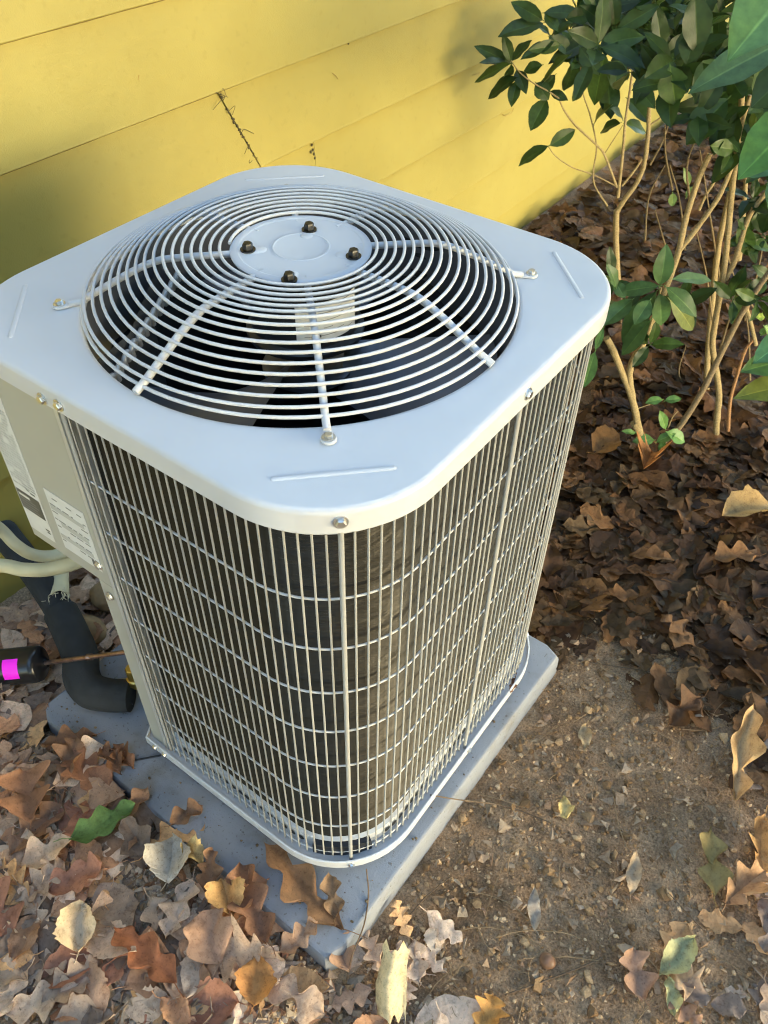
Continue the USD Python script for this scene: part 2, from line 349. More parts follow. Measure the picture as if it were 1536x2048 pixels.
# ------------------------------------------------------------------ air conditioner
ac = thing('air_conditioner', 'grey outdoor air conditioning unit with wire guard and domed fan grille', 'air conditioner')
H = .853; HL = .327; RL = .145; R0 = .273
ang = np.linspace(0, 2 * np.pi, 240, endpoint=False)
circ = lambda r, z: np.c_[r * np.cos(ang), r * np.sin(ang), np.full(len(ang), z)]
ra = lambda ins, z: rr_ang(HL - ins, RL - ins, ang, z)
mid = lambda t: circ(R0 + .006, H) * (1 - t) + ra(.007, H) * t
lid_rings = [ra(.004, .8235), ra(0, .823), ra(0, .8465), ra(.0006, .8492), ra(.002, .8513), ra(.004, .8526), ra(.007, H), mid(.75), mid(.5), mid(.25), circ(R0 + .006, H),
             circ(R0 + .002, H - .0008), circ(R0, H - .003), circ(R0 - .001, H - .008)]
lid = obj('lid', loft(lid_rings), paint, ac, smooth=50)
obj('fan_shroud', loft([circ(R0 - .0015, H - .008), circ(R0 - .003, H - .03), circ(R0 - .008, H - .075), circ(R0 - .001, H - .13), circ(R0 + .012, H - .14)]), plain('dark_grey_shroud', (.12, .12, .125), .4, .3), ac, smooth=60)
def capsule(c, d, L, r, hgt):
    d = np.array([*d, 0.]); d /= np.linalg.norm(d); e = np.array([-d[1], d[0], 0]); c = np.asarray(c, float)
    out = []
    for f, z in ((1, 0), (.86, .55), (.55, .88), (.15, 1)):
        a = np.linspace(0, 2 * np.pi, 28, endpoint=False); q = []
        for t in a:
            s = np.sign(math.cos(t)) if abs(math.cos(t)) > 1e-9 else 0
            q.append(c + d * (s * (L / 2 - r) + f * r * math.cos(t)) + e * f * r * math.sin(t) + np.array([0, 0, z * hgt]))
        out.append(q)
    return loft(out, True, False, True)
for sx, sy in ((1, -1), (1, 1), (-1, -1), (-1, 1)):
    k = .3495 / math.sqrt(2)
    obj('lid_bead', capsule((sx * k, sy * k, H - .0002), (-sy, sx), .125, .0036, .0012), paint, lid, smooth=60)
cd = HL - RL + RL / math.sqrt(2)
s2 = math.sqrt(.5)
for c, n_ in (((cd, -cd, .8385), (1, -1, 0)), ((cd, cd, .8385), (1, 1, 0)), ((HL, 0, .8395), (1, 0, 0)), ((0, HL, .8395), (0, 1, 0)), ((-cd, cd, .8385), (-1, 1, 0))):
    obj('screw', hexscrew(np.array(c), n_), zinc, lid)
for p in ((85, 797), (118, 810)):
    q = at_plane(p[0], p[1], (0, 1, 0), (0, -HL, 0)); obj('screw', hexscrew(q, (0, -1, 0)), zinc, lid)

# fan guard: spiral wire on eight rods, hub plate and clips
def dome_z(r):
    return np.interp(r, [0, .06, .13, .165, .185, .205, .24, .262, .270, .30], [.909, .9095, .9095, .9085, .9035, .895, .877, .8655, .8615, .858])
guard = UsdGeom.Xform.Define(stage, str(ac.GetPath()) + '/fan_guard')
turns = 16.2; th = np.linspace(0, turns * 2 * np.pi, int(turns * 76))
rad = .0875 + (.2695 - .0875) * th / th[-1]
ph = th * -1 + math.radians(215)
obj('spiral_wire', tube(np.c_[rad * np.cos(ph), rad * np.sin(ph), dome_z(rad) + .0066], .0021, 7), rodpaint, guard, smooth=60)
rim = circ(.2705, .8625)[::3]
obj('rim_wire', tube(rim, .0022, 7, closed=True), rodpaint, guard, smooth=60)
for k in range(8):
    a = math.radians(-45 + 45 * k); corner = k % 2 == 0
    rs = np.array([.070, .10, .13, .155, .168, .178, .19, .21, .235, .262, .279 if not corner else .274])
    zs = dome_z(rs); zs[-1] = .8585
    P = np.c_[rs * math.cos(a), rs * math.sin(a), zs]
    if corner: P = np.vstack([P, [.288 * math.cos(a), .288 * math.sin(a), .8568]])
    obj('guard_rod', tube(P, .0047 if not corner else .0043, 10), rodpaint, guard, smooth=50)
    if corner:
        d = np.array([math.cos(a), math.sin(a), 0]); e = np.array([-d[1], d[0], 0]); c0 = d * .2998 + [0, 0, H + .0012]
        t = np.linspace(0, 2 * np.pi, 20, endpoint=False); q = []
        for w in t:
            x_, y_ = math.cos(w) * .0085, math.sin(w) * .0085
            if x_ < -.003: x_, y_ = x_ * 1.9, y_ * .75
            q.append(c0 + d * x_ + e * y_)
        q = np.array(q)
        obj('clip', loft([q, q + [0, 0, .0022], c0 + (q - c0) * .9 + [0, 0, .003]], True, True, True), rodpaint, guard)
        obj('screw', hexscrew(c0 + [0, 0, .003], (0, 0, 1), .005, .0075, .0055), zinc, guard)
HZ = .9135
hub = lathe([(.0005, HZ - .004), (.082, HZ - .004), (.0862, HZ - .0035), (.0868, HZ - .001), (.085, HZ + .0004), (.078, HZ + .0012), (.0765, HZ + .0004), (.075, HZ), (.0365, HZ), (.0355, HZ + .0009), (.0335, HZ + .001), (.0325, HZ + .0001), (.0005, HZ + .0001)], 72)
obj('hub_plate', hub, paint, guard, smooth=45)
for p in ((618, 452), (707, 505), (495, 492), (578, 552)):
    b = at_z(p[0], p[1], HZ + .006); b[2] = HZ; d = np.array([b[0], b[1], 0]); d /= np.linalg.norm(d)
    obj('hub_slot', capsule(b - d * .006, d[:2], .034, .0085, .0012), paint, guard, smooth=60)
    obj('hub_bolt', cat(lathe([(.0066, 0.0005), (.0066, .0085), (.0052, .0105), (.0004, .0105)], 6, b, (0, 0, 1)), lathe([(.0095, .0008), (.0095, .0024), (.0004, .0024)], 20, b, (0, 0, 1))), steel, guard)

# motor and fan below the guard
mot = obj('fan_motor', lathe([(.0004, .902), (.060, .902), (.068, .899), (.0705, .893), (.0705, .812), (.074, .809), (.0775, .806), (.0775, .800), (.060, .794), (.02, .792), (.02, .72), (.0004, .72)], 64), black, ac, smooth=40)
def wrap(r, a0, a1, z0, z1, n=24, off=0):
    t = np.radians(np.linspace(a0, a1, n))
    return loft([np.c_[r * np.cos(t), r * np.sin(t), np.full(n, z)] for z in (z0, z1)], False)
obj('motor_label', wrap(.0709, -58, 14, .822, .876), sticker, mot)
for i in range(9):
    z = .872 - i * .0052
    obj('label_print', wrap(.0711, -50 + 20 * (i % 3 == 0), 8 - 14 * ((i * 7) % 4), z - .0009, z, 16), ink, mot)
obj('label_print', wrap(.0712, -40, -33, .828, .832, 6), inkdark, mot)
fan = UsdGeom.Xform.Define(stage, str(ac.GetPath()) + '/fan')
obj('fan_hub', lathe([(.0004, .750), (.05, .750), (.062, .745), (.062, .739), (.0004, .739)], 40), blade, fan)
for k in range(3):
    a_ = math.radians(120 * k - 97); rows = []
    for r_ in np.linspace(.05, .258, 14):
        s = (r_ - .05) / .208; w0, w1 = a_ - .45 - .30 * s, a_ + .42 + .02 * s
        t = np.linspace(0, 1, 14)
        z = .742 + .052 * (1 - 1.2 * s * .4) * (t - .5) * 1.25 + .012 * np.sin(t * np.pi)
        an = w0 + (w1 - w0) * t
        rows.append(np.c_[r_ * np.cos(an), r_ * np.sin(an), z - .0])
    obj('fan_blade', loft(rows, False), blade, fan, smooth=60)

# coil (corrugated fins) as an open C around the cabinet, from the post on the left face round the back
CH, CR = .296, .120
def cpath(h, r, s0=-.085, n=240, end=(-1, .0)):
    """from (s0,-h) on the left face, through near, right and far corners, to the wall side"""
    q = [(s0, -h)]
    for (cx, cy, a0_) in ((h - r, -h + r, -90), (h - r, h - r, 0), (-h + r, h - r, 90)):
        for a_ in np.radians(np.linspace(a0_, a0_ + 90, 15)): q.append((cx + r * math.cos(a_), cy + r * math.sin(a_)))
    q.append((-h, .06)); q = np.array(q); s = np.r_[0, np.cumsum(np.linalg.norm(np.diff(q, axis=0), axis=1))]
    t = np.linspace(0, s[-1], n)
    return np.c_[np.interp(t, s, q[:, 0]), np.interp(t, s, q[:, 1])]
c2 = cpath(CH, CR, -.09, 150); nrm = np.gradient(c2, axis=0); nrm = np.c_[nrm[:, 1], -nrm[:, 0]]; nrm /= np.linalg.norm(nrm, axis=1, keepdims=True)
zz = np.arange(.082, .815, .0026); rows = []
for i, z in enumerate(zz):
    o = (.0022 if i % 2 else 0) + (.00015 * rng.normal(size=len(c2)))
    q = c2 + nrm * np.asarray(o)[..., None] if np.ndim(o) else c2 + nrm * o
    rows.append(np.c_[q, np.full(len(q), z)])
obj('coil', loft(rows, False), coilm, ac, smooth=False)
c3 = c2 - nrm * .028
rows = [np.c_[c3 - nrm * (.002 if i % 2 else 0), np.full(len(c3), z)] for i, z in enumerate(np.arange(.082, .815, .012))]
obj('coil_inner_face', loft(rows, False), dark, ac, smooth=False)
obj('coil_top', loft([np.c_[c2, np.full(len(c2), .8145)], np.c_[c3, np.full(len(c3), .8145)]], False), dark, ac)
# hairpin bends at the coil's ends, seen through the fan guard
for i in range(7):
    z = .79 - i * .05
    P = [(-.094, -.283 + .0, z), (-.112, -.285, z), (-.125, -.284, z - .012), (-.112, -.283, z - .024), (-.094, -.283, z - .024)]
    obj('coil_bend', tube(smoothpath(P, 4), .0045, 8), galv, ac, smooth=60)
for i in range(17):
    q = c3[-1] * 0 + np.array([-.262, .05 - .019 * i]) if i < 0 else np.array([-.266 + .004 * i, -.02 + .0 * i])
inner_s = np.linspace(-.09, .19, 15)
# corner tray seen inside: service partition with tube stubs
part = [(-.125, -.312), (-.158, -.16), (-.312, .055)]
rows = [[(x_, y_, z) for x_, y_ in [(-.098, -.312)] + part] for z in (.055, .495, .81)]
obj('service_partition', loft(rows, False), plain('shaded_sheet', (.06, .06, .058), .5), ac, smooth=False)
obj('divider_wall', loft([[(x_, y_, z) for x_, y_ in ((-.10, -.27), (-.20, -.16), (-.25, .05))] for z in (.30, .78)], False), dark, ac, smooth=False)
for i in range(12):
    t = i / 11; x_, y_ = -.105 - .135 * t, -.262 + .25 * t
    obj('coil_tube_end', tube(smoothpath([(x_ + .004, y_ + .004, .782), (x_ + .006, y_ + .002, .797), (x_ - .004, y_ + .016, .797), (x_ - .006, y_ + .016, .782)], 4), .0036, 7), galv, ac, smooth=60)
for i in range(6):
    z = .765 - i * .022
    obj('coil_tube_end', tube([(-.115 - .004 * i, -.245, z), (-.15, -.225, z)], .004, 8), galv, ac, smooth=60)

# wire guard round the coil
wg = UsdGeom.Xform.Define(stage, str(ac.GetPath()) + '/wire_guard')
GH, GR = .3165, .138
cg = cpath(GH, GR, -.088, 900)
sg = np.r_[0, np.cumsum(np.linalg.norm(np.diff(cg, axis=0), axis=1))]
def gpt(s): return np.array([np.interp(s, sg, cg[:, 0]), np.interp(s, sg, cg[:, 1])])
cn = GH - GR + GR * s2
s_corner = sg[np.argmin(np.linalg.norm(cg - [cn, -cn], axis=1))]; s_mid = sg[np.argmin(np.linalg.norm(cg - [GH, 0], axis=1))]
step = (s_mid - s_corner) / 20
ks = np.arange(-int(s_corner / step), int((sg[-1] - s_corner) / step) + 1)
hz = [.8085, .7065, .6165, .5265, .4360, .3460, .2550, .1610, .0690]
rodmid = {0, 20, int(round((2 * (s_mid - s_corner)) / step))}
for k in ks:
    x_, y_ = gpt(s_corner + k * step); d = np.array([x_, y_]) - gpt(s_corner + k * step - .001) * 1.0
    if k in rodmid:
        a = math.atan2(y_, x_) if abs(x_) > 1.01 * abs(y_) * 0 else 0
        n_ = np.array([s2, -s2]) if k == 0 else (np.array([1., 0]) if k == 20 else np.array([s2, s2]))
        x_, y_ = np.array([x_, y_]) + n_ * .004
        obj('guard_post', tube([(x_, y_, .052), (x_, y_, .40), (x_, y_, .8265)], .0031, 9), wirepaint, wg, smooth=60)
    else:
        b = rng.normal(0, .0004, 2)
        obj('vertical_wire', tube([(x_, y_, .061), (x_ + b[0], y_ + b[1], .45), (x_, y_, .8255)], .0014, 6, cap=False), wirepaint, wg, smooth=60)
nin = np.gradient(cg, axis=0); nin = np.c_[-nin[:, 1], nin[:, 0]]; nin /= np.linalg.norm(nin, axis=1, keepdims=True)
for z in hz:
    P = (cg + nin * .003)[::8]
    obj('horizontal_wire', tube(np.c_[P, np.full(len(P), z)], .0016, 7), rodpaint, wg, smooth=60)  # lighter coating than the uprights; light from above put into its colour
x_, y_ = -.0935, -GH
obj('guard_post', tube([(x_, y_, .06), (x_, y_, .8235)], .003, 8), wirepaint, wg, smooth=60)

# base pan with upturned rim, holes and rubber foot; its service corner is cut off on the slant
CUTN, CUTD = np.array([-.885, -.467]), .282
def rcut(h, r, n, z):
    q = rr(h, r, n, z); e = q[:, :2] @ CUTN - (CUTD - (.3295 - h)); k = e > 0
    q[k, :2] -= e[k, None] * CUTN; return q
bp = obj('base_pan', loft([rcut(.300, .12, 160, .0555), rcut(.3265, .1445, 160, .0555), rcut(.3265, .1445, 160, .0665), rcut(.328, .146, 160, .0668), rcut(.3295, .1475, 160, .066), rcut(.3295, .1475, 160, .0475), rcut(.327, .145, 160, .047), rcut(.25, .10, 160, .0475)]), paint, ac, smooth=40)
obj('pan_curb', loft([rcut(.305, .128, 160, .0556), rcut(.3035, .1265, 160, .084), rcut(.296, .12, 160, .086)]), paint, ac, smooth=40)
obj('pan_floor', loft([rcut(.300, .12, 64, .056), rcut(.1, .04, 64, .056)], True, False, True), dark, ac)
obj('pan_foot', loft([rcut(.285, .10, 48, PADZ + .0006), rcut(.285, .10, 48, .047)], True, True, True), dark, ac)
cc = cpath(.3052, .1292, -.09, 900); sc = np.r_[0, np.cumsum(np.linalg.norm(np.diff(cc, axis=0), axis=1))]
nc = np.gradient(cc, axis=0); nc = np.c_[nc[:, 1], -nc[:, 0]]; nc /= np.linalg.norm(nc, axis=1, keepdims=True)
s_c2 = sc[np.argmin(np.linalg.norm(cc - [.3052 - .1292 * (1 - s2)] * np.array([1, -1]), axis=1))]
for k in range(-24, 26):
    if -4 <= k <= 3 : continue
    s = s_c2 + k * .0165
    if s < .01: continue
    i = int(np.searchsorted(sc, s)); p = np.array([*cc[i], .0695]); n3 = np.array([*nc[i], .0])
    obj('drain_hole', lathe([(.0062, .0004), (.0052, .0006), (.0004, .0006)], 14, p, n3), dark, ac)
i0, i1 = [int(np.searchsorted(sc, s_c2 + d)) for d in (-.058, .05)]
seg, sn = cc[i0:i1:12], nc[i0:i1:12]
obj('rubber_foot', loft([np.c_[seg + sn * .001, np.full(len(seg), .0565)], np.c_[seg + sn * .0105, np.full(len(seg), .0565)], np.c_[seg + sn * .0105, np.full(len(seg), .078)], np.c_[seg + sn * .008, np.full(len(seg), .0815)], np.c_[seg - sn * .003, np.full(len(seg), .0825)]], False), rubber, ac, smooth=40)
cb = .3295 - .1475 * (1 - s2)
for c, n_ in (((cb, -cb, .057), (1, -1, 0)), ((.3295, 0, .057), (1, 0, 0)), ((cb, cb, .057), (1, 1, 0))):
    obj('screw', hexscrew(np.array(c), n_, .0042, .0055, .004), zinc, bp)
for x_ in (-.122, -.098):
    obj('screw', hexscrew(np.array((x_, -.3295, .057)), (0, -1, 0), .0042, .0055, .004), zinc, bp)

# control box with stickers, corner post
BX0, BXM, BX1, BY, BZ0 = -.283, -.139, -.094, -.3185, .495
def prism_xz(pts, y0, y1, bev=.002):
    pts = np.array(pts); c = pts.mean(0); ins = c + (pts - c) * (1 - bev / .12)
    f = lambda q, y: np.c_[q[:, 0], np.full(len(q), y), q[:, 1]]
    return loft([f(pts, y1), f(pts, y0 + bev), f(ins, y0)], True, True, True)
plan = np.array([(BX1 - .012, BY + .002), (BX1 - .014, BY), (BX0 + .002, BY), (BX0, BY + .002), (BX0, -.10), (-.205, -.205), (BX1 - .012, -.272)])[::-1]
cbx = obj('control_box', loft([np.c_[plan, np.full(len(plan), z)] for z in (BZ0, .8225)], True, True, True), shadedpanel, ac, smooth=20)
obj('corner_post', prism_xz([(BXM, .048), (BXM, BZ0 - .0008), (BX1 - .0125, BZ0 - .0008), (BX1 - .0125, .048)], BY + .0012, -.285), shadedpanel, ac, smooth=20)
obj('post_edge', prism_xz([(BX1 - .0118, .050), (BX1 - .0118, .8235), (BX1 - .0045, .8235), (BX1 - .0045, .050)], BY - .001, -.29, .001), galv, ac, smooth=20)
for p in ((198, 1130), (220, 1192)):
    q = at_plane(p[0], p[1], (0, 1, 0), (0, BY, 0)); obj('screw', hexscrew(q, (0, -1, 0)), zinc, cbx)
def face_pt(px, py): return at_plane(px, py, (0, 1, 0), (0, BY, 0))[[0, 2]]
def plate(x0, x1, z0, z1, y, th=.0006): return box((x0, y - th, z0), (x1, y, z1))
# sticker one: tall, at the left edge of the box
A0, A1 = -.2795, -.2235
za, zb_ = .513, .80
st = obj('caution_sticker', plate(A0, A1, za, zb_, BY - .0002), sticker, cbx, label='tall white sticker with a dark band at the left edge of the box')
for i in range(34):
    z = .785 - i * .0054
    if z < .604: break
    x_ = A0 + .004
    while x_ < A1 - .006:
        w = rng.uniform(.003, .012); x2 = min(x_ + w, A1 - .004)
        if rng.random() < .8: obj('sticker_print', plate(x_, x2, z, z + .0022, BY - .0008, .0002), ink, cbx)
        x_ = x2 + rng.uniform(.0015, .004)
obj('sticker_band', plate(A0 + .002, A1 - .003, .556, .594, BY - .0008, .0003), inkdark, cbx)
obj('sticker_band_line', plate(A0 + .006, A0 + .030, .583, .588, BY - .0011, .0002), sticker, cbx)
for z in (.578, .572, .566, .560): obj('sticker_band_line', plate(A0 + .005, A1 - .008 - .01 * rng.random(), z, z + .0016, BY - .0011, .0002), ink, cbx)
for x_, w, z in ((A0 + .03, .006, .603), (A0 + .038, .010, .600), (A1 - .011, .007, .527), (A1 - .013, .009, .532)): obj('sticker_print', plate(x_, x_ + w, z, z + .003, BY - .0008, .0002), inkdark, cbx)
# sticker two: rating plate
B0, B1, zc, zd = -.199, -.1185, .520, .636
obj('rating_sticker', plate(B0, B1, zc, zd, BY - .0002), sticker, cbx, label='white rating sticker with grey rows of print beside the corner post')
for r_ in range(7):
    z = .622 - r_ * .0142
    obj('sticker_print', plate(B0 + .002 + .012 * (r_ % 3 == 0), B1 - .003 - .006 * (r_ % 2), z - .0085, z, BY - .0008, .0002), plain('pale_grey_print', (.42, .42, .39), .6), cbx) if r_ in (1, 3, 5) else None
    x_ = B0 + .003
    while x_ < B1 - .006:
        w = rng.uniform(.004, .014); x2 = min(x_ + w, B1 - .003)
        if rng.random() < .75: obj('sticker_print', plate(x_, x2, z + .001, z + .003, BY - .0009, .0002), ink, cbx)
        x_ = x2 + rng.uniform(.002, .005)
for q in range(5): obj('sticker_print', plate(B1 - .017 + .003 * q, B1 - .015 + .003 * q, .526 + .002 * (q % 2), .537, BY - .0009, .0002), inkdark, cbx)
# service valve on the corner
vq = at_z(262, 1368, .075)
obj('service_valve', cat(lathe([(.0004, .03), (.010, .03), (.012, .027), (.012, .0), (.015, -.002), (.015, -.016), (.0004, -.016)], 8, vq + [-.0, .01, .01], (0, 0, 1)), tube([vq + [-.035, -.01, -.022], vq + [.04, .05, -.02]], .011, 10)), brass, ac)
obj('valve_cap', lathe([(.0004, .02), (.013, .02), (.014, .017), (.014, 0), (.0004, 0)], 12, vq + [.0, -.012, -.032], (-.3, -1, 0)), black, ac)

# ------------------------------------------------------------------ pipes and bits at the left
ip = thing('insulated_pipe', 'thick black foam insulated pipe bending from the house wall to the valve', 'pipe')
P2 = [at_z(262, 1392, .056), at_z(215, 1390, .055), at_z(180, 1380, .056), at_z(163, 1352, .060), at_z(160, 1310, .064), at_z(140, 1262, .066), at_z(122, 1225, .072)]
obj('sleeve', tube(smoothpath(P2, 6), np.interp(np.linspace(0, 1, 6 * 6 + 1), [0, .3, .45, 1], [.030, .033, .034, .034]), 18), foam, ip, smooth=60)
P3 = [at_z(126, 1232, .071), at_z(100, 1190, .085), at_z(60, 1132, .11), at_x(15, 1075, -.665), at_x(5, 1060, -.70)]
obj('sleeve', tube(smoothpath(P3, 6), .0285, 18), foam, ip, smooth=60)
fd = thing('filter_drier', 'black cylindrical filter drier with a magenta sticker lying by the pad', 'filter drier')
e0, e1, e2 = at_z(-70, 1342, .022), at_z(84, 1327, .05), at_z(245, 1305, .165)
ax = e1 - e0; Lf = np.linalg.norm(ax)
obj('body', lathe([(.0004, -.004), (.030, 0), (.036, .006), (.036, Lf - .012), (.034, Lf - .004), (.029, Lf), (.016, Lf + .003), (.008, Lf + .012), (.0004, Lf + .012)], 40, e0, ax), plain('glossy_black_paint', (.008, .008, .009), .25), fd, smooth=40)
axn = ax / Lf; tocam = C - e1; tocam -= axn * (tocam @ axn); tocam /= np.linalg.norm(tocam); sd2 = np.cross(axn, tocam)
q0 = at_z(27, 1332, .04); s0 = (q0 - e0) @ axn; q1 = at_z(62, 1328, .045); s1 = (q1 - e0) @ axn
rws = []
for s_ in (s0 - .002, s1 - .006):
    rws.append([e0 + axn * s_ + .0364 * (math.cos(t) * tocam + math.sin(t) * sd2) for t in np.radians(np.linspace(-22, 42, 12))])
obj('sticker', loft(rws, False), magenta, fd, smooth=60)
mid_ = at_z(165, 1316, .122)
obj('copper_line', tube(smoothpath([e1 - axn * .0, mid_ * .5 + e1 * .5, mid_, e2 + (e2 - mid_) * .35], 8), .0046, 10), copper, fd, smooth=60)
q = at_z(180, 1314, .13)
obj('flare_collar', tube([q - axn * .006, q + axn * .006], .0062, 10), copper, fd, smooth=60)

cc_ = [(-90, 1135, .29), (0, 1131, .30), (45, 1139, .303), (90, 1139, .31), (135, 1130, .325), (175, 1115, .345), (205, 1095, .38), (215, 1070, .44), (215, 1050, .51)]
wc = thing('cable_conduit', 'cream conduit curving out from under the control box to the left', 'conduit')
obj('conduit_tube', tube(smoothpath([at_z(*p) for p in cc_], 6), .0125, 14), conduit, wc, smooth=60)
obj('conduit_fitting', tube([at_z(205, 1098, .375), at_z(214, 1075, .43)], .019, 12), pvc, wc, smooth=40)
c2_ = thing('cable_conduit', 'second pale conduit running along the wall behind the curved cream one', 'conduit')
obj('conduit_tube', tube(smoothpath([at_x(p[0], p[1], p[2]) for p in ((-60, 1015, -.60), (0, 1058, -.58), (30, 1088, -.56), (62, 1108, -.545), (100, 1112, -.53), (150, 1100, -.50))], 6), .0115, 14), conduit, c2_, smooth=60)
sp = thing('drain_stub', 'short cream pipe stub with a frayed open end under the conduit', 'pipe')
d1, d0 = at_x(119, 1194, -.50), at_x(119, 1120, -.60)
dn = (d1 - d0) / np.linalg.norm(d1 - d0); Ls = np.linalg.norm(d1 - d0)
obj('stub_tube', lathe([(.0185, 0), (.0185, Ls), (.0178, Ls + .001), (.0155, Ls), (.0155, .01), (.0004, .01)], 28, d0, dn), pvc, sp, smooth=40)
fr = []
u1 = np.cross(dn, [0, 0, 1]); u1 /= np.linalg.norm(u1); u2 = np.cross(dn, u1)
for i in range(34):
    t = rng.uniform(0, 2 * np.pi); b = d1 + .017 * (math.cos(t) * u1 + math.sin(t) * u2)
    fr.append(tube(smoothpath([b - dn * .01, b + dn * .006 + rng.normal(0, .003, 3), b + dn * .012 + rng.normal(0, .008, 3)], 3), .0006, 4))
obj('frayed_edge', cat(*fr), fibre, sp)
obj('wrapped_collar', blob(d0 + dn * .006, .024, 2, (1, 1, .8), 4, .5), fibre, sp, smooth=60)
for (px, py, z, r_, sq, lab) in ((214, 1192, -.01, .034, (1, .8, .7), 'rounded tan stone behind the corner post, nearer the wall'), (178, 1262, -.02, .034, (1.1, .8, .6), 'flat brown stone lying just behind the insulated pipe')):
    obj('stone', blob(at_z(px, py, z), r_, 3, sq, px, .4), stone, label=lab, cat='stone', smooth=60)

# ------------------------------------------------------------------ leaves
def oak(L, Wd, n=20, lobes=4, deep=.6, curl=.5, cup=.3, twist=.2, seed=0, kind='oak', petiole=True):
    r_ = np.random.default_rng(seed); t = np.linspace(0, 1, n)
    env = np.sin(np.pi * np.clip(t, 0, 1) ** .75) ** .6 if kind == 'oak' else np.sin(np.pi * t ** .85) ** .9
    def side(o):
        if kind != 'oak': return env * (1 + .06 * r_.normal(size=n))
        s = .5 + .5 * np.sin(2 * np.pi * (lobes * t - .15) + o + .5 * np.sin(4 * t + o)); s = s ** .8
        return env * (1 - deep + deep * s) * (1 + .16 * np.interp(t, np.linspace(0, 1, 8), r_.normal(size=8)))
    wl, wr = side(0) * Wd / 2, side(r_.uniform(-.6, .6)) * Wd / 2
    wl[0] = wr[0] = .02 * Wd; wl[-1] = wr[-1] = .01 * Wd
    ph = r_.uniform(0, 6, 4); cols = []
    a = curl * (t - .2) + .25 * np.sin(3 * t + ph[0]) * curl
    dx = np.cos(a) * L / (n - 1); dz = np.sin(a) * L / (n - 1)
    X, Z = np.r_[0, np.cumsum(dx[1:])], np.r_[0, np.cumsum(dz[1:])]
    Y = .05 * L * np.sin(2 * t + ph[1])
    tw = twist * (t - .3)
    for f in (-1, -.5, 0, .5, 1):
        w = (wl if f < 0 else wr) * f
        fwd = (.22 * Wd * abs(f) * (env - .3)) if kind == 'oak' else 0
        z = .022 * L * (np.sin(11 * t + 3.1 * f + ph[3]) * np.sin(5 * t - 2 * f + ph[1])) + cup * np.abs(w) ** 1.25 * 4 + .010 * np.sin(9 * t + ph[2] + 2.2 * f) * abs(f) * (cup + .25) + np.sin(tw) * w
        cols.append(np.c_[X + fwd * np.cos(a), Y + w * np.cos(tw), Z + z])
    v, f = loft(cols, False)
    if petiole:
        p = np.array([[-.22 * L, .02 * L * r_.normal(), .01], [-.1 * L, 0, .003], [0.01 * L, Y[0], Z[0]]])
        return cat((v, f), tube(p, .0007, 4, False))
    return v, tri(f)
def place(m, p, yaw=0, pitch=0, roll=0, s=1):
    v, f = m; v = np.asarray(v) * s
    cy, sy, cp, sp_, cr, sr = math.cos(yaw), math.sin(yaw), math.cos(pitch), math.sin(pitch), math.cos(roll), math.sin(roll)
    Rx = np.array([[1, 0, 0], [0, cr, -sr], [0, sr, cr]]); Ry = np.array([[cp, 0, -sp_], [0, 1, 0], [sp_, 0, cp]]); Rz = np.array([[cy, -sy, 0], [sy, cy, 0], [0, 0, 1]])
    return v @ (Rz @ Ry @ Rx).T + np.asarray(p), f
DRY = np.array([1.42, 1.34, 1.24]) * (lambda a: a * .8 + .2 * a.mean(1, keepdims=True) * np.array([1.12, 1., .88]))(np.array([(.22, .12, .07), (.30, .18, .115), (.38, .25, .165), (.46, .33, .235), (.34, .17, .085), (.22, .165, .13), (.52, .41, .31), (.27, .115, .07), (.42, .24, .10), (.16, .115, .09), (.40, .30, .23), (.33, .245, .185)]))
BACK_SHADED = np.array([.56, .47, .37]) * np.array([(.10, .055, .024), (.15, .078, .034), (.20, .11, .046), (.07, .04, .02), (.27, .155, .07), (.17, .105, .048), (.12, .085, .045)])  # leaf colours darkened to hold the shade under the shrubs
def in_foot(x, y, m=.0): return (abs(x - PADC[0]) < .372 - m) & (abs(y - PADC[1]) < .372 - m)
def leafy(x, y):
    """how much of the ground is under leaves: 0 in the bare patch right of the pad, 1 elsewhere"""
    d = np.hypot((x - .58) / .33, (y - .02) / .42)
    e = np.hypot((x - .44) / .2, (y - .25) / .25)
    return np.clip(np.minimum(sst(.55, 1.6, d), sst(.4, 1.5, e)) ** 1.3, 0, 1)
# litter as one mass
vs, fs, ts, n0 = [], [], [], 0
protos = [oak(1, rng.uniform(.5, .75), 13, 3, rng.uniform(.35, .7), rng.uniform(-.3, .35), rng.uniform(-.12, .28), rng.uniform(-.3, .3), i, 'oak' if i % 4 else 'plain', False) for i in range(28)]
def scatter(N, x0, x1, y0, y1, smin, smax, lift, pal, dens=None, tilt=.11):
    global n0
    k = 0
    while k < N:
        x, y = rng.uniform(x0, x1), rng.uniform(y0, y1)
        if x < WX + .04: k += 1; continue
        if in_foot(x, y): k += 1; continue
        k += 1
        d = leafy(x, y) if dens is None else dens(x, y)
        if rng.random() > .03 + d: continue
        s = rng.uniform(smin, smax)
        m = protos[rng.integers(len(protos))]
        v, f = place(m, (x, y, float(GZI(x, y)) + rng.uniform(.002, lift)), rng.uniform(0, 6.28), rng.normal(0, tilt), rng.normal(0, tilt), s)
        if v[:, 0].min() < WX + .012: continue
        vs.append(v); fs.append(f + n0); n0 += len(v)
        c = pal[rng.integers(len(pal))] * rng.uniform(.7, 1.25); ts.append(np.tile(c, (len(v), 1)))
from scipy.interpolate import RegularGridInterpolator
_gi = RegularGridInterpolator((gy, gx), GZ, bounds_error=False, fill_value=-.057)
def GZI(x, y): return _gi((y, x))
scatter(430, -.62, .75, -1.0, -.36, .06, .115, .010, DRY)
scatter(500, -.66, -.36, -.5, .5, .05, .10, .03, DRY[:6])
scatter(3000, .0, 1.25, .30, 1.75, .05, .11, .025, BACK_SHADED)
scatter(500, .75, 1.2, -.4, .5, .05, .10, .02, DRY)
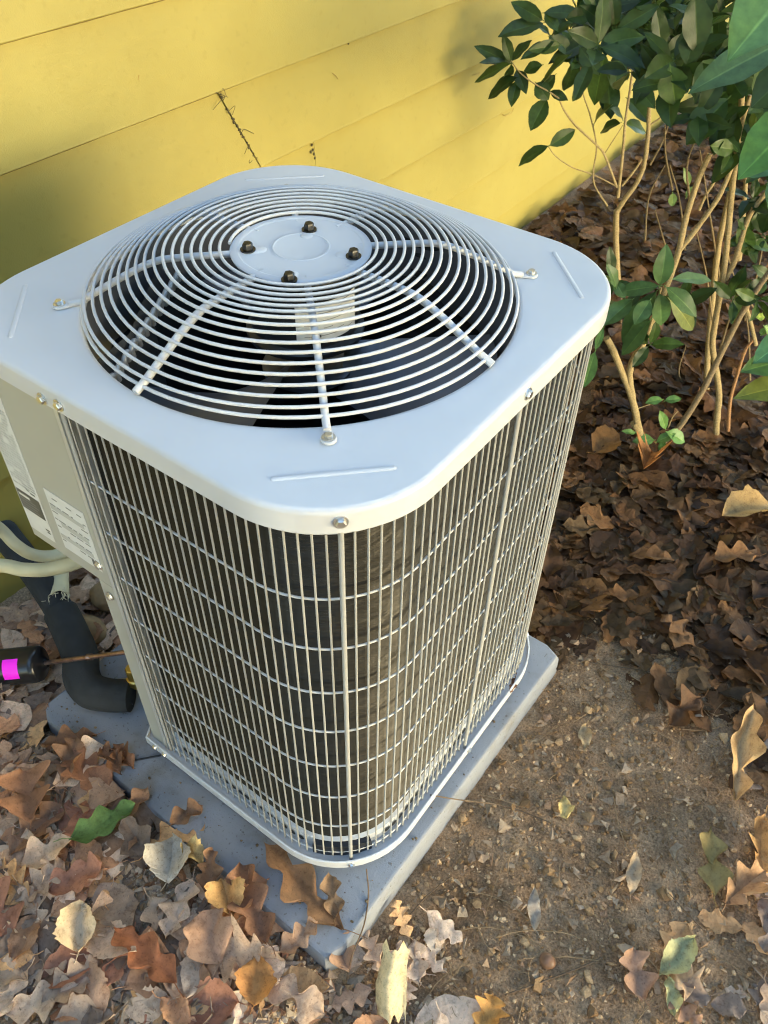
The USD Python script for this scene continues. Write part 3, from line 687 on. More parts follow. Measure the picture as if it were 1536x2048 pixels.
scatter(2600, -.68, 1.6, 1.3, 3.6, .07, .13, .05, BACK_SHADED)
scatter(1500, -.68, 3.0, 3.4, 7.5, .10, .17, .06, BACK_SHADED)
scatter(500, -.68, -.25, .3, 1.4, .06, .11, .03, BACK_SHADED)
obj('leaf_litter', (np.vstack(vs), np.vstack(fs)), dryleaf, label='thick brown litter of fallen leaves covering the soil', cat='leaf litter', kind='stuff', smooth=False, tint=np.vstack(ts))
# crumbs of soil, small leaf fragments
import trimesh
ico = trimesh.creation.icosphere(subdivisions=0); iv, if_ = np.array(ico.vertices), np.array(ico.faces)
SOIL = np.array([1.35, 1.25, 1.12]) * np.array([(.22, .14, .072), (.26, .17, .09), (.30, .20, .11), (.36, .255, .15), (.15, .095, .05), (.46, .345, .22)])
TAN = np.array([(.34, .25, .165), (.42, .32, .22), (.28, .20, .13), (.48, .38, .28)])
vs, fs, ts, n0 = [], [], [], 0
def crumb(x, y, s, c):
    global n0
    if in_foot(x, y, -.004): return
    v = iv * (1 + .35 * rng.normal(size=(12, 1)).clip(-1, 1)) * s * np.array([1, rng.uniform(.5, 1), rng.uniform(.4, .8)])
    a = rng.uniform(0, 6.28); v = v @ np.array([[math.cos(a), math.sin(a), 0], [-math.sin(a), math.cos(a), 0], [0, 0, 1]])
    vs.append(v + [x, y, float(GZI(x, y)) + s * .25]); fs.append(if_ + n0); n0 += 12; ts.append(np.tile(c, (12, 1)))
for i in range(15000):
    x, y = rng.uniform(.25, 1.05), rng.uniform(-.55, .75)
    crumb(x, y, .0010 + .0048 * rng.random() ** 4, SOIL[rng.integers(6)] * rng.uniform(.7, 1.2))
for i in range(700):
    x, y = rng.uniform(.25, 1.05), rng.uniform(-.55, .75)
    crumb(x, y, .004 + .008 * rng.random() ** 2, SOIL[rng.integers(5)] * rng.uniform(.7, 1.1))
tc = [at_z(500, 1960, -.015), at_z(220, 1960, -.015), at_z(70, 1720, -.015), at_z(150, 1790, -.015), at_z(300, 1850, -.015), at_z(40, 1660, -.015)]
for i in range(12000):
    p = tc[rng.integers(6)][:2] + rng.normal(0, .055, 2); crumb(p[0], p[1], .0015 + .0075 * rng.random() ** 3, TAN[rng.integers(4)] * rng.uniform(.75, 1.15))
for i in range(7000):
    x, y = rng.uniform(-.55, .7), rng.uniform(-.95, -.36); crumb(x, y, .0015 + .005 * rng.random() ** 3, (SOIL if rng.random() < .6 else TAN)[rng.integers(4)])
obj('soil_crumbs', (np.vstack(vs), np.vstack(fs)), crumbm, label='loose crumbs of soil and grit over the ground', cat='soil crumbs', kind='stuff', smooth=False, tint=np.vstack(ts))
vs, fs, ts, n0 = [], [], [], 0
for i in range(260):
    u_ = rng.choice([-1, 1]) * (.368 - .07 * rng.random() ** 2); v_ = rng.uniform(-.36, .36)
    x, y = (PADC[0] + u_, PADC[1] + v_) if rng.random() < .5 else (PADC[0] + v_, PADC[1] - abs(u_)); sz = .0008 + .0028 * rng.random() ** 3
    if abs(x - PADC[0]) > .352 or abs(y - PADC[1]) > .352: continue
    vs.append(iv * (1 + .3 * rng.normal(size=(12, 1)).clip(-1, 1)) * sz * np.array([1, .8, .5]) + [x, y, PADZ + .0006 + sz * .3]); fs.append(if_ + n0); n0 += 12
    ts.append(np.tile(np.array((.12, .085, .05)) * rng.uniform(.5, 2.2), (12, 1)))
obj('pad_grit', (np.vstack(vs), np.vstack(fs)), crumbm, label='grit and dark specks lying on the rim of the grey pad', cat='grit', kind='stuff', smooth=False, tint=np.vstack(ts))
vs, fs, ts, n0 = [], [], [], 0
for i in range(22000):
    left = i > 15500
    x, y = (rng.uniform(-.5, .5), rng.uniform(-.95, -.38)) if left else (rng.uniform(-.5, 1.1), rng.uniform(-.95, .9))
    if in_foot(x, y, -.004): continue
    s = (.006 + .020 * rng.random() ** 2) if left else .002 + .019 * rng.random() ** 6; k = rng.integers(4, 7); a = np.sort(rng.uniform(0, 6.28, k)); rr_ = rng.uniform(.35, 1, k) * s
    v = np.c_[rr_ * np.cos(a), rr_ * np.sin(a) * rng.uniform(.4, 1), rng.normal(0, .15 * s, k)]; v = np.vstack([v, [0, 0, rng.uniform(0, .3) * s]])
    v, _ = place((v, None), (x, y, float(GZI(x, y)) + .0035 + .2 * s), rng.uniform(0, 6.28), rng.normal(0, .3), rng.normal(0, .3))
    vs.append(v); fs.append(np.array([[j, (j + 1) % k, k] for j in range(k)]) + n0); n0 += k + 1
    c = (DRY[rng.integers(12)] * .75 if rng.random() < .7 else TAN[rng.integers(4)] * .8) * rng.uniform(.7, 1.05)
    c = c * .5 + .5 * np.array((.36, .255, .15)) if not left else c; ts.append(np.tile(c, (k + 1, 1)))
obj('leaf_fragments', (np.vstack(vs), np.vstack(fs)), dryleaf, label='tiny broken bits of dry leaf strewn over the soil', cat='leaf fragments', kind='stuff', smooth=False, tint=np.vstack(ts))
nd = []
for i in range(420):
    x, y = rng.uniform(-.4, 1.1), rng.uniform(-.95, .7)
    if in_foot(x, y, -.01): continue
    a = rng.uniform(0, 6.28); L = rng.uniform(.03, .14); b = rng.normal(0, .012)
    pts = [np.array([x + L * t * math.cos(a) - b * math.sin(a) * t * (1 - t) * 4, y + L * t * math.sin(a) + b * math.cos(a) * t * (1 - t) * 4, 0]) for t in np.linspace(0, 1, 6)]
    for q in pts: q[2] = float(GZI(q[0], q[1])) + .006 + .006 * rng.random()
    nd.append(tube(pts, rng.uniform(.0004, .0010), 4, False))
obj('pine_needles', cat(*nd), plain('dry_needle', (.24, .16, .085), .7, 0, .3, 0, 1, .3, 50), label='dry pine needles and hair-thin twigs scattered over the soil', cat='needles', kind='stuff')

def onground(px, py, lift=.004):
    p = at_z(px, py, -.05)
    for _ in range(4): p = at_z(px, py, float(GZI(p[0], p[1])) + lift)
    return p
# individual fallen leaves on top of the litter
def zone(px, py):
    p = at_z(px, py, -.03); return p
def fallen(base, tip, wpx, col, label=None, group=None, lift=.012, kind='oak', z=None, seed=0, curl=.4, cup=.35, lobes=3, deep=.55, tw=.3, pitch=0., roll=0., cat_='leaf', n=22):
    zb = -.03 if z is None else z
    a, b = at_z(*base, zb), at_z(*tip, zb)
    if z is None:
        zz_ = float(GZI(*((a + b)[:2] / 2))) + lift + .008; a, b = at_z(*base, zz_), at_z(*tip, zz_)
    L = np.linalg.norm(b - a); dist = np.linalg.norm((a + b) / 2 - C)
    Wd = wpx * dist / FPX * 1.12
    yaw = math.atan2(b[1] - a[1], b[0] - a[0])
    m = place(oak(L, Wd, n, lobes, deep, curl, cup, tw, seed, kind), a, yaw, pitch, roll)
    zmin = m[0][:, 2].min(); floor = (PADZ + .001) if (z is not None and z > .015) else None
    if floor is not None and zmin < floor: m[0][:, 2] += floor - zmin
    return obj('fallen_leaf', m, dryleaf, label=label, cat=cat_, group=group, smooth=50, tint=np.array(col))
# distinct ones
def folded_leaf():
    a, b = onground(786, 2030, .006), at_z(792, 1893, .016); x = b - a; L = np.linalg.norm(x); x /= L
    side = np.cross([0, 0, 1.], x); side /= np.linalg.norm(side); up = np.cross(x, side); r_ = np.random.default_rng(5); rows = []
    prof = [(.024, .002), (.018, .012), (.010, .019), (.004, .021), (-.001, .017), (-.009, .008), (-.016, .004), (-.021, .005)]
    for f in np.linspace(0, 1, 16):
        w = 1 + .10 * math.sin(5 * f) + .05 * r_.normal(); rows.append([a + x * (L * f + (.007 * r_.normal() if f in (0, 1) else 0)) + side * (p * w + .003 * math.sin(4 * f)) + up * (q * (1 + .25 * math.sin(3 * f + 1)) + .001 * r_.normal()) for p, q in prof])
    return loft(rows, False)
obj('fallen_leaf', folded_leaf(), dryleaf, label='large pale cream folded dry leaf standing in front of the pad corner', cat='leaf', smooth=45, tint=np.array((.66, .52, .29)))
fallen((1133, 1636), (1123, 1596), 27, (.55, .42, .17), 'small yellow leaf alone on the bare soil right of the pad', kind='plain', lift=.010, seed=2, curl=.5, cup=.5)
fallen((965, 2060), (990, 1990), 62, (.50, .25, .07), 'bright orange lobed leaf cut by the bottom edge of the photo', seed=3, lift=.014)
fallen((1290, 1995), (1262, 1895), 60, (.33, .19, .12), 'pinkish brown leaf with narrow lobes, left in the bottom right trio', seed=4, lobes=2, deep=.7)
fallen((1345, 1940), (1392, 1978), 62, (.50, .33, .20), 'pale tan three-lobed leaf, lower right in the bottom right trio', seed=5, lobes=2, deep=.5)
fallen((1318, 1945), (1388, 1880), 42, (.34, .33, .17), 'faded green and tan leaf, uppermost in the bottom right trio', kind='plain', seed=6, cup=.6)
fallen((1335, 1955), (1345, 2035), 24, (.42, .40, .20), 'narrow yellow-green leaf hanging below the bottom right trio', kind='plain', seed=16, cup=.6)
fallen((1425, 1785), (1412, 1655), 62, (.30, .22, .08), 'olive brown narrow-lobed leaf lying on soil at the right', seed=7, lobes=2, deep=.85)
fallen((1530, 1640), (1530, 1760), 70, (.50, .28, .11), 'orange tan curled leaf at the right edge of the photo', seed=8, cup=.9)
fallen((1480, 1600), (1475, 1430), 46, (.42, .27, .13), 'tall curled tan leaf with holes near the right edge', seed=9, cup=1.0, deep=.5, lift=.03, pitch=.35)
fallen((1455, 1810), (1532, 1745), 60, (.36, .21, .11), 'crumpled brown leaf beside the dark hollow at the right edge', seed=10, cup=.8, lift=.02)
fallen((140, 1672), (275, 1612), 52, (.10, .17, .05), 'green lobed leaf lying among brown ones left of the pad', lift=.032, seed=11, lobes=3, deep=.45, cup=.2)
fallen((155, 1905), (165, 1805), 60, (.58, .45, .30), 'pale tan pointed leaf folded upright at the lower left', kind='plain', seed=12, cup=.9, lift=.02, pitch=.2)
fallen((330, 1765), (345, 1672), 72, (.46, .41, .34), 'pale grey curled leaf at the left edge of the pad', kind='plain', seed=13, cup=.55, lift=.03)
fallen((405, 1730), (365, 1690), 32, (.52, .38, .17), 'small yellow curled leaf on top of the pale grey one', kind='plain', seed=14, cup=1., lift=.045)
fallen((460, 1835), (445, 1760), 60, (.46, .28, .12), 'orange tan cupped leaf against the front edge of the pad', kind='plain', seed=15, cup=.9, lift=.035)
fallen((222, 1575), (140, 1512), 74, (.26, .125, .07), 'reddish brown leaf at the top left of the litter pile', seed=17, lobes=3, lift=.03)
fallen((60, 1640), (40, 1540), 90, (.27, .135, .075), 'big lobed brown leaf at the left edge of the photo', seed=18, lobes=2, deep=.75, lift=.03)
fallen((345, 1970), (225, 1860), 58, (.27, .10, .045), 'rust red long leaf at the lower left', seed=19, lobes=3, lift=.025)
fallen((440, 1920), (395, 1830), 84, (.34, .20, .13), 'broad tan brown leaf below the front edge of the pad', seed=20, lobes=2, deep=.3, lift=.025)
fallen((505, 2010), (520, 1912), 62, (.42, .19, .06), 'orange brown oblong leaf in front of the pad corner', kind='plain', seed=21, lift=.025)
fallen((690, 1850), (520, 1695), 66, (.22, .115, .055), 'rust brown lobed leaf on the pad beside the base rim', z=.026, seed=22, lobes=3, deep=.7, cup=.25, curl=.1)
fallen((668, 1835), (655, 1745), 40, (.25, .15, .08), 'brown torn leaf on the pad below the near corner of the unit', z=.026, seed=23, lobes=2, deep=.6, cup=.3, curl=.2)
fallen((540, 1880), (480, 1725), 68, (.25, .13, .075), 'dark brown ragged leaf lapping over the pad edge', z=.026, seed=24, lobes=3, deep=.6, cup=.4, curl=.25)
fallen((700, 1935), (668, 1880), 52, (.33, .20, .13), 'pinkish tan leaf leaning on the near corner of the pad', z=.0, seed=25, lobes=2, cup=.6, lift=.03)
fallen((345, 1650), (408, 1612), 40, (.23, .13, .075), 'small curled brown leaf alone on the left of the pad', z=.028, seed=26, lobes=2, deep=.6, cup=.6)
fallen((238, 1545), (205, 1500), 40, (.18, .09, .05), 'dark curled brown leaf at the left edge of the pad, nearest the wall', z=.03, seed=27, cup=.8)
fallen((262, 1535), (225, 1492), 36, (.20, .10, .055), 'dark brown leaf with upturned tip on the pad below the corner post', z=.03, seed=28, cup=.7)
fallen((250, 1640), (300, 1575), 40, (.30, .17, .10), 'brown leaf half on the pad edge between the green leaf and the base rim', z=.028, seed=40, lobes=2, cup=.4)
fallen((120, 1560), (160, 1480), 46, (.22, .12, .07), 'dark brown crumpled leaf over the left edge of the pad', z=.030, seed=41, lobes=3, cup=.6)
fallen((410, 1790), (430, 1700), 40, (.28, .15, .08), 'rust brown leaf tilted against the front edge of the pad', lift=.04, seed=42, lobes=3, cup=.6)
fallen((560, 1900), (640, 1850), 46, (.36, .22, .14), 'tan brown leaf lying across the front edge near the pad corner', z=.027, seed=43, lobes=3, cup=.4)
fallen((190, 1470), (80, 1490), 44, (.24, .12, .06), 'long brown leaf strip across the left corner of the pad', z=.028, seed=29, lobes=3, cup=.5)
fallen((1288, 935), (1300, 905), 60, (.30, .13, .04), 'orange brown curled leaf at the foot of the nearest shrub stems', seed=30, cup=.9, lift=.03)
fallen((1185, 905), (1240, 880), 56, (.24, .12, .04), 'broad brown leaf between the unit and the nearest shrub foot', seed=31, kind='plain', lift=.025)
fallen((1545, 1010), (1440, 1045), 64, (.33, .21, .08), 'big yellow-brown leaf at the right edge under the shrubs', seed=32, kind='plain', lift=.03)
fallen((1030, 1358), (1022, 1392), 14, (.22, .10, .05), 'tiny brown leaf scrap hooked on the base rim on the right', z=.056, seed=33, cup=.3)
fallen((1175, 1450), (1165, 1510), 22, (.40, .28, .15), 'narrow tan leaf piece on soil right of the pad', seed=34, kind='plain')
fallen((1260, 1790), (1268, 1695), 22, (.40, .29, .18), 'long pale tan leaf strip in the middle of the bare soil', seed=35, kind='plain')
fallen((1075, 1860), (1068, 1775), 22, (.36, .29, .22), 'narrow pale leaf scrap on the soil below the yellow leaf', seed=36, kind='plain')
TD = ['brown', 'light brown', 'tan', 'pale tan', 'rust brown', 'grey-brown', 'cream', 'reddish brown', 'orange', 'dark brown', 'dull tan', 'greyish tan']
TB = ['dark brown', 'brown', 'light brown', 'blackish brown', 'orange-brown', 'yellow-brown', 'dull brown']  # tone words for the shade-darkened palette
# a few hundred nameless ones, by zone
def sprinkle(N, xr, yr, pal, label, group, smin, smax, lift, seed, poly=None):
    r_ = np.random.default_rng(seed); k = 0; tries = 0
    while k < N and tries < 8000:
        tries += 1
        px, py = r_.uniform(*xr), r_.uniform(*yr)
        p = at_z(px, py, -.04)
        if in_foot(p[0], p[1], -.03) or p[0] < WX + .08 or r_.random() > leafy(p[0], p[1]): continue
        if -.36 < p[0] < .36 and -.36 < p[1] < .36: continue
        tones = TD if pal is DRY or len(pal) == 6 else TB
        s = r_.uniform(smin, smax); z = float(GZI(p[0], p[1])) + r_.uniform(.012, lift)
        kind = 'oak' if r_.random() < .75 else 'plain'
        m = place(oak(s, s * r_.uniform(.5, .8), 30, r_.integers(2, 5), r_.uniform(.5, .85), r_.uniform(-.35, .5), r_.uniform(-.15, .45), r_.uniform(-.5, .5), int(r_.integers(1e6)), kind), (p[0], p[1], z), r_.uniform(0, 6.28), r_.normal(0, .13), r_.normal(0, .13))
        if m[0][:, 0].min() < WX + .012: continue
        ci = int(r_.integers(len(pal))); c = pal[ci] * r_.uniform(.85, 1.2); tone = tones[ci]
        obj('fallen_leaf', m, dryleaf, label=tone + ' ' + label, cat='leaf', group=tone + ' ' + group, smooth=50, tint=c); k += 1
sprinkle(84, (-20, 760), (1560, 2060), DRY, 'dry leaf in the litter left of and below the pad', 'dry leaves below the pad', .06, .115, .016, 1)
sprinkle(14, (-20, 230), (1200, 1430), DRY[:6], 'dry leaf by the pipes at the foot of the wall', 'dry leaves by the pipes', .06, .10, .03, 2)
sprinkle(95, (1060, 1560), (700, 1480), BACK_SHADED, 'dry leaf under the shrubs right of the unit', 'dry leaves under the shrubs', .06, .11, .035, 3)
sprinkle(45, (1080, 1540), (240, 700), BACK_SHADED, 'dry leaf by the wall beyond the shrub stems', 'dry leaves by the wall', .08, .13, .06, 4)
sprinkle(22, (760, 1560), (1780, 2060), DRY, 'dry leaf on the soil at the lower right', 'dry leaves at the lower right', .045, .08, .018, 5)

# bits on the ground
for px, py, lab in ((1265, 1972, 'round brown nut on the soil at the bottom right'), (1095, 1922, 'round pinkish brown nut on the soil below the bare patch')):
    obj('nut', blob(onground(px, py, .008), .0125, 3, (1, .9, .8), px, .12), acorn, label=lab, cat='nut', smooth=True)
b0, b1 = onground(1340, 1795), onground(1398, 1858)
obj('bark_strip', cat(loft([[b0 + (b1 - b0) * t + np.array([dx, -dx * .3, .004 + .005 * math.cos(dx * 120)]) for dx in np.linspace(-.009, .009, 6)] for t in np.linspace(0, 1, 8)], False)), plain('grey_bark', (.17, .125, .085), .85, 0, .3, .6, 200, .3, 60), label='grey-brown strip of bark on the soil at the right', cat='bark')
for pts, r_, lab in ((((733, 1738), (737, 1790), (728, 1850), (705, 1910), (694, 1960)), .0012, 'long thin brown stem hanging from the base rim over the pad corner'),
                     (((860, 1590), (920, 1600), (1010, 1612), (1100, 1645)), .0012, 'thin brown twig on the soil beside the right pad edge'),
                     (((1010, 1990), (1080, 1965), (1160, 1935), (1205, 1915)), .0016, 'thin bent twig across the soil at the bottom'),
                     (((820, 1830), (850, 1795), (880, 1770), (900, 1755)), .0011, 'pair of orange pine needles by the pad edge'),
                     (((1180, 1325), (1280, 1340), (1345, 1345), (1440, 1325)), .0012, 'arched pale twig over the leaves right of the pad'),
                     (((1340, 910), (1400, 895), (1450, 885)), .0012, 'straight grey twig by the shrub foot'),
                     (((1255, 452), (1280, 490), (1300, 530), (1312, 560)), .0014, 'pinkish stick leaning behind the low leaf whorl')):
    P = []
    for i, (a, b) in enumerate(pts):
        q = onground(a, b, .007)
        if in_foot(q[0], q[1], -.005): q = at_z(a, b, PADZ + .003 + (.035 if i == 0 else 0))
        P.append(q)
    obj('twig', tube(smoothpath(P, 6), r_, 5), woody, label=lab, cat='twig', smooth=60)

# ------------------------------------------------------------------ shrubs
FH = np.array([FW[0], FW[1], 0]); FH /= np.linalg.norm(FH)
def shrub_leaf(L, Wd, seed, n=12, fold=.25, droop=.4):
    r_ = np.random.default_rng(seed); t = np.linspace(0, 1, n)
    w = Wd / 2 * np.sin(np.pi * t ** .9) ** .85 * (1 + .03 * np.sin(40 * t)); w[0], w[-1] = .03 * Wd, .002 * Wd
    a = droop * (t - .35) + .06 * np.sin(5 * t + r_.uniform(0, 6)); X = np.r_[0, np.cumsum(np.cos(a[1:]))] * L / (n - 1); Z = -np.r_[0, np.cumsum(np.sin(a[1:]))] * L / (n - 1)
    cols = []
    for f in (-1, -.55, -.08, 0, .08, .55, 1):
        cols.append(np.c_[X, w * f, Z + fold * np.abs(w * f) + .0015 * np.sin(14 * t + 3 * f + seed) * abs(f)])
    v, f = loft(cols, False)
    return cat((v, f), tube([(-.08 * L, 0, .0), (.02 * L, 0, 0)], .0009, 4, False))
def leaf_tint(m, col, n=12):
    t = np.tile(np.asarray(col, float), (len(m[0]), 1)); t[3 * n:4 * n] *= np.array([1.9, 1.7, 1.6]); t[7 * n:] *= 1.6
    t[:n] *= .9; t[6 * n:7 * n] *= .9; return t
def orient(m, base, tip, up):
    v, f = m; x = tip - base; L = np.linalg.norm(x); x = x / L
    z = up - x * (up @ x); z /= np.linalg.norm(z); y = np.cross(z, x)
    return v[:, :1] * x + v[:, 1:2] * y + v[:, 2:] * z + base, f
def mkstem(pts, r0, r1, shrub, o, lean=0., z0=None, tint=(.30, .225, .11), name='stem', knobs=True):
    """pts are where the stem is seen; it stands in the upright plane through o, tipped by lean towards the camera"""
    n_ = FH + np.array([0, 0, lean]); P = [at_plane(a, b, n_, o) for a, b in pts]
    S = smoothpath(P, 6); r_ = np.linspace(r0, r1, len(S)); r_ = r_ * (1 + .10 * np.sin(np.arange(len(S)) * 1.9) * (rng.random(len(S)) < .4))
    obj(name, tube(S, r_, 10), barkm, shrub, smooth=60, tint=np.array(tint) * rng.uniform(.85, 1.1)); return P
GREENS = np.array([1.0, .95, .58]) * np.array([(.020, .042, .014), (.026, .054, .017), (.017, .036, .013), (.034, .066, .019), (.023, .048, .015)])
cnt = [0]
def leaf_px(shrub, base, tip, wpx, o, lean=0., dd=(0, 0), tint=None, side=0., droop=.35, depth=None):
    cnt[0] += 1
    n_ = FH + np.array([0, 0, lean])
    if depth is None:
        a, b = at_plane(*base, n_, o), at_plane(*tip, n_, o)
        a = C + (a - C) * (1 + dd[0]); b = C + (b - C) * (1 + dd[1])
    else: a, b = at_d(*base, depth[0]), at_d(*tip, depth[1])
    L = np.linalg.norm(b - a); Wd = wpx * ((a + b) / 2 - C) @ FW / FPX
    up = (C - a) / np.linalg.norm(C - a) * .75 + np.array([0, 0, .55]) + side * np.cross(b - a, C - a) / (L * np.linalg.norm(C - a))
    col = GREENS[cnt[0] % 5] if tint is None else np.array(tint)
    m = orient(shrub_leaf(L, Wd, cnt[0], droop=droop), a, b, up)
    obj('leaf', m, greenleaf, shrub, smooth=True, tint=leaf_tint(m, col * rng.uniform(.85, 1.2)))
def whorl(shrub, c, axis, nl, L, tint=None, spread=1.1, wr=.42, into=None):
    axis = np.asarray(axis, float) / np.linalg.norm(axis); a = np.cross(axis, [.3, .2, 1.]); a /= np.linalg.norm(a); b = np.cross(axis, a); o = rng.uniform(0, 6.28)
    for k in range(nl):
        cnt[0] += 1; t = o + k * 2.4; s = spread * rng.uniform(.75, 1.15); d = math.cos(s) * axis + math.sin(s) * (math.cos(t) * a + math.sin(t) * b)
        l_ = L * rng.uniform(.7, 1.1); base = c + d * .006 - axis * .004 * k
        col = GREENS[cnt[0] % 5] if tint is None else np.array(tint)
        up = axis + .3 * rng.normal(size=3)
        m = orient(shrub_leaf(l_, l_ * wr * rng.uniform(.85, 1.15), cnt[0], droop=rng.uniform(.1, .7)), base, base + d * l_, up)
        if m[0][:, 0].min() < WX + .02: continue
        if into is not None: into.append((m, col * rng.uniform(.75, 1.2)))
        else: obj('leaf', m, greenleaf, shrub, smooth=True, tint=leaf_tint(m, col * rng.uniform(.75, 1.2)))

# B: shrub by the wall
shB = thing('evergreen_shrub', 'dark evergreen shrub close to the yellow wall, its leaves hanging over the boards', 'shrub')
oB = at_z(1240, 620, -.05)
mkstem([(1244, 655), (1236, 570), (1232, 480), (1233, 420)], .0105, .0085, shB, oB)
mkstem([(1233, 425), (1250, 398), (1272, 368), (1288, 330), (1296, 270), (1300, 205), (1318, 140), (1343, 65), (1362, -20), (1370, -120)], .0075, .004, shB, oB)
mkstem([(1236, 395), (1242, 340), (1247, 290), (1251, 240), (1262, 165), (1272, 80), (1280, -10)], .0048, .0025, shB, oB)
mkstem([(1234, 375), (1210, 312), (1193, 290), (1150, 250), (1128, 220), (1118, 197)], .0036, .0022, shB, oB, name='branch')
mkstem([(1232, 372), (1186, 349), (1145, 335), (1112, 313), (1096, 292)], .0020, .0014, shB, oB, name='branch')
mkstem([(1215, 412), (1190, 372), (1187, 340), (1193, 292), (1180, 230), (1165, 182), (1160, 120)], .0028, .0014, shB, oB, name='branch')
mkstem([(1118, 197), (1097, 183), (1065, 165), (1040, 145), (1022, 122)], .0022, .0014, shB, oB, name='branch')
mkstem([(1244, 372), (1268, 342), (1284, 318)], .0034, .003, shB, oB, name='branch')
mkstem([(1210, 306), (1232, 272), (1246, 250)], .0014, .001, shB, oB, name='branch')
mkstem([(1298, 195), (1275, 180), (1262, 165)], .002, .0014, shB, oB, name='branch')
mkstem([(1300, 250), (1325, 232), (1345, 210), (1360, 140)], .0024, .0015, shB, oB, name='branch')
for b, t, w in (((1021, 126), (948, 91), 26), ((1018, 127), (961, 122), 20), ((1020, 128), (944, 162), 27), ((1022, 128), (1010, 167), 22), ((1034, 156), (971, 196), 36), ((1035, 160), (1022, 214), 26),
                ((1033, 140), (1053, 186), 27), ((1022, 124), (1006, 68), 24), ((1084, 130), (1046, 142), 24), ((1025, 122), (1062, 78), 30), ((1108, 84), (1040, 117), 28), ((1184, 78), (1098, 124), 34),
                ((1210, 108), (1186, 214), 46), ((1163, 168), (1146, 204), 22), ((1072, 166), (1098, 200), 34), ((1093, 198), (1060, 262), 38), ((1101, 183), (1136, 200), 19), ((1100, 291), (1152, 258), 29), ((1096, 292), (1034, 331), 29),
                ((1086, 46), (996, 70), 40), ((1085, 40), (1022, 3), 32), ((1088, 26), (1170, 28), 30), ((1090, 28), (1118, 62), 24), ((1195, 78), (1263, 42), 36), ((1192, 62), (1176, 18), 24),
                ((1222, 212), (1182, 252), 36), ((1240, 246), (1196, 264), 27), ((1250, 248), (1296, 263), 32), ((1255, 198), (1302, 246), 38), ((1215, 158), (1222, 238), 42), ((1140, 110), (1075, 168), 34), ((1150, 118), (1130, 188), 34),
                ((1120, 90), (1058, 100), 26), ((1180, 130), (1150, 196), 32), ((1160, 95), (1200, 150), 36), ((1240, 110), (1228, 180), 40), ((1190, 40), (1130, 20), 28), ((1235, 25), (1200, -20), 30), ((1110, 150), (1075, 190), 26),
                ((1100, 75), (1150, 110), 32), ((1270, 170), (1310, 215), 34), ((1245, 240), (1225, 215), 26)):
    leaf_px(shB, b, t, w, oB, dd=(rng.normal(0, .012), rng.normal(0, .02)), side=rng.normal(0, .3))
nB = FH
for (px, py) in ((1105, 70), (1140, 60), (1165, 110), (1195, 130), (1215, 60), (1245, 130), (1250, 50), (1280, 100), (1300, 40), (1330, 110), (1345, 40), (1320, 170), (1290, 0), (1230, 0), (1170, 150), (1360, 90), (1385, 30)):
    c = at_plane(px, py, nB, oB); c = C + (c - C) * (1 + rng.uniform(-.02, .09))
    whorl(shB, c, (.35 + rng.normal(0, .3), -.5 + rng.normal(0, .3), .8), 5, .075)
# A: nearest shrub
shA = thing('evergreen_shrub', 'evergreen shrub nearest the unit with a cut stub stem and low green leaf whorl', 'shrub')
oA = onground(1290, 905)
mkstem([(1296, 912), (1285, 880), (1268, 845)], .011, .010, shA, oA)
mkstem([(1283, 880), (1265, 800), (1243, 742), (1226, 700), (1213, 676)], .0088, .0078, shA, oA)
mkstem([(1276, 855), (1266, 800), (1259, 752), (1266, 720), (1285, 690), (1303, 648), (1322, 600), (1345, 540), (1358, 500), (1371, 440), (1386, 390), (1400, 350), (1420, 308)], .0085, .0055, shA, oA)
mkstem([(1357, 502), (1385, 468), (1420, 420), (1442, 385), (1466, 325), (1482, 255), (1500, 190)], .006, .004, shA, oA)
mkstem([(1310, 915), (1330, 880), (1358, 855), (1400, 790), (1430, 732), (1470, 652), (1500, 600), (1545, 535)], .0085, .0065, shA, oA, tint=(.22, .16, .09))
mkstem([(1335, 858), (1345, 835), (1356, 822)], .0016, .001, shA, oA, name='branch')
mkstem([(1262, 822), (1290, 812), (1325, 800)], .0012, .0009, shA, oA, name='branch')
for b, t, w, c in (((1320, 570), (1334, 488), 40, None), ((1318, 572), (1228, 585), 30, None), ((1313, 583), (1240, 690), 44, None), ((1333, 575), (1397, 634), 38, None), ((1346, 558), (1430, 557), 28, None), ((1319, 588), (1325, 655), 38, None),
                   ((1300, 640), (1238, 715), 36, None), ((1232, 574), (1215, 527), 27, None), ((1264, 600), (1206, 650), 40, None), ((1340, 600), (1395, 665), 40, (.10, .12, .04)), ((1250, 596), (1228, 560), 24, None), ((1300, 600), (1268, 650), 34, None)):
    leaf_px(shA, b, t, w, oA, dd=(-.10 + rng.normal(0, .01), -.10 + rng.normal(0, .03)), tint=c if c else (.05, .10, .032), side=rng.normal(0, .25))
mkstem([(1300, 655), (1312, 615), (1322, 575)], .003, .002, shA, oA + FH * -.12, name='branch')
for b, t, w in (((1325, 799), (1290, 805), 18), ((1330, 802), (1364, 796), 17), ((1331, 857), (1321, 822), 20), ((1272, 866), (1243, 862), 12), ((1308, 880), (1265, 882), 25), ((1313, 884), (1352, 866), 20), ((1334, 864), (1373, 884), 30), ((1330, 880), (1318, 906), 14)):
    leaf_px(shA, b, t, w, oA, dd=(-.01, -.012), tint=(.085, .17, .045))
for b, t, w in (((1207, 655), (1190, 702), 15), ((1190, 704), (1166, 778), 30)):
    leaf_px(shA, b, t, w, oA, dd=(.0, -.01), tint=(.08, .16, .05))
for b, t, w in (((1345, 386), (1345, 414), 18), ((1378, 372), (1368, 335), 16), ((1372, 395), (1386, 372), 12)):
    leaf_px(shA, b, t, w, oA, dd=(.12, .12), tint=(.13, .19, .06))
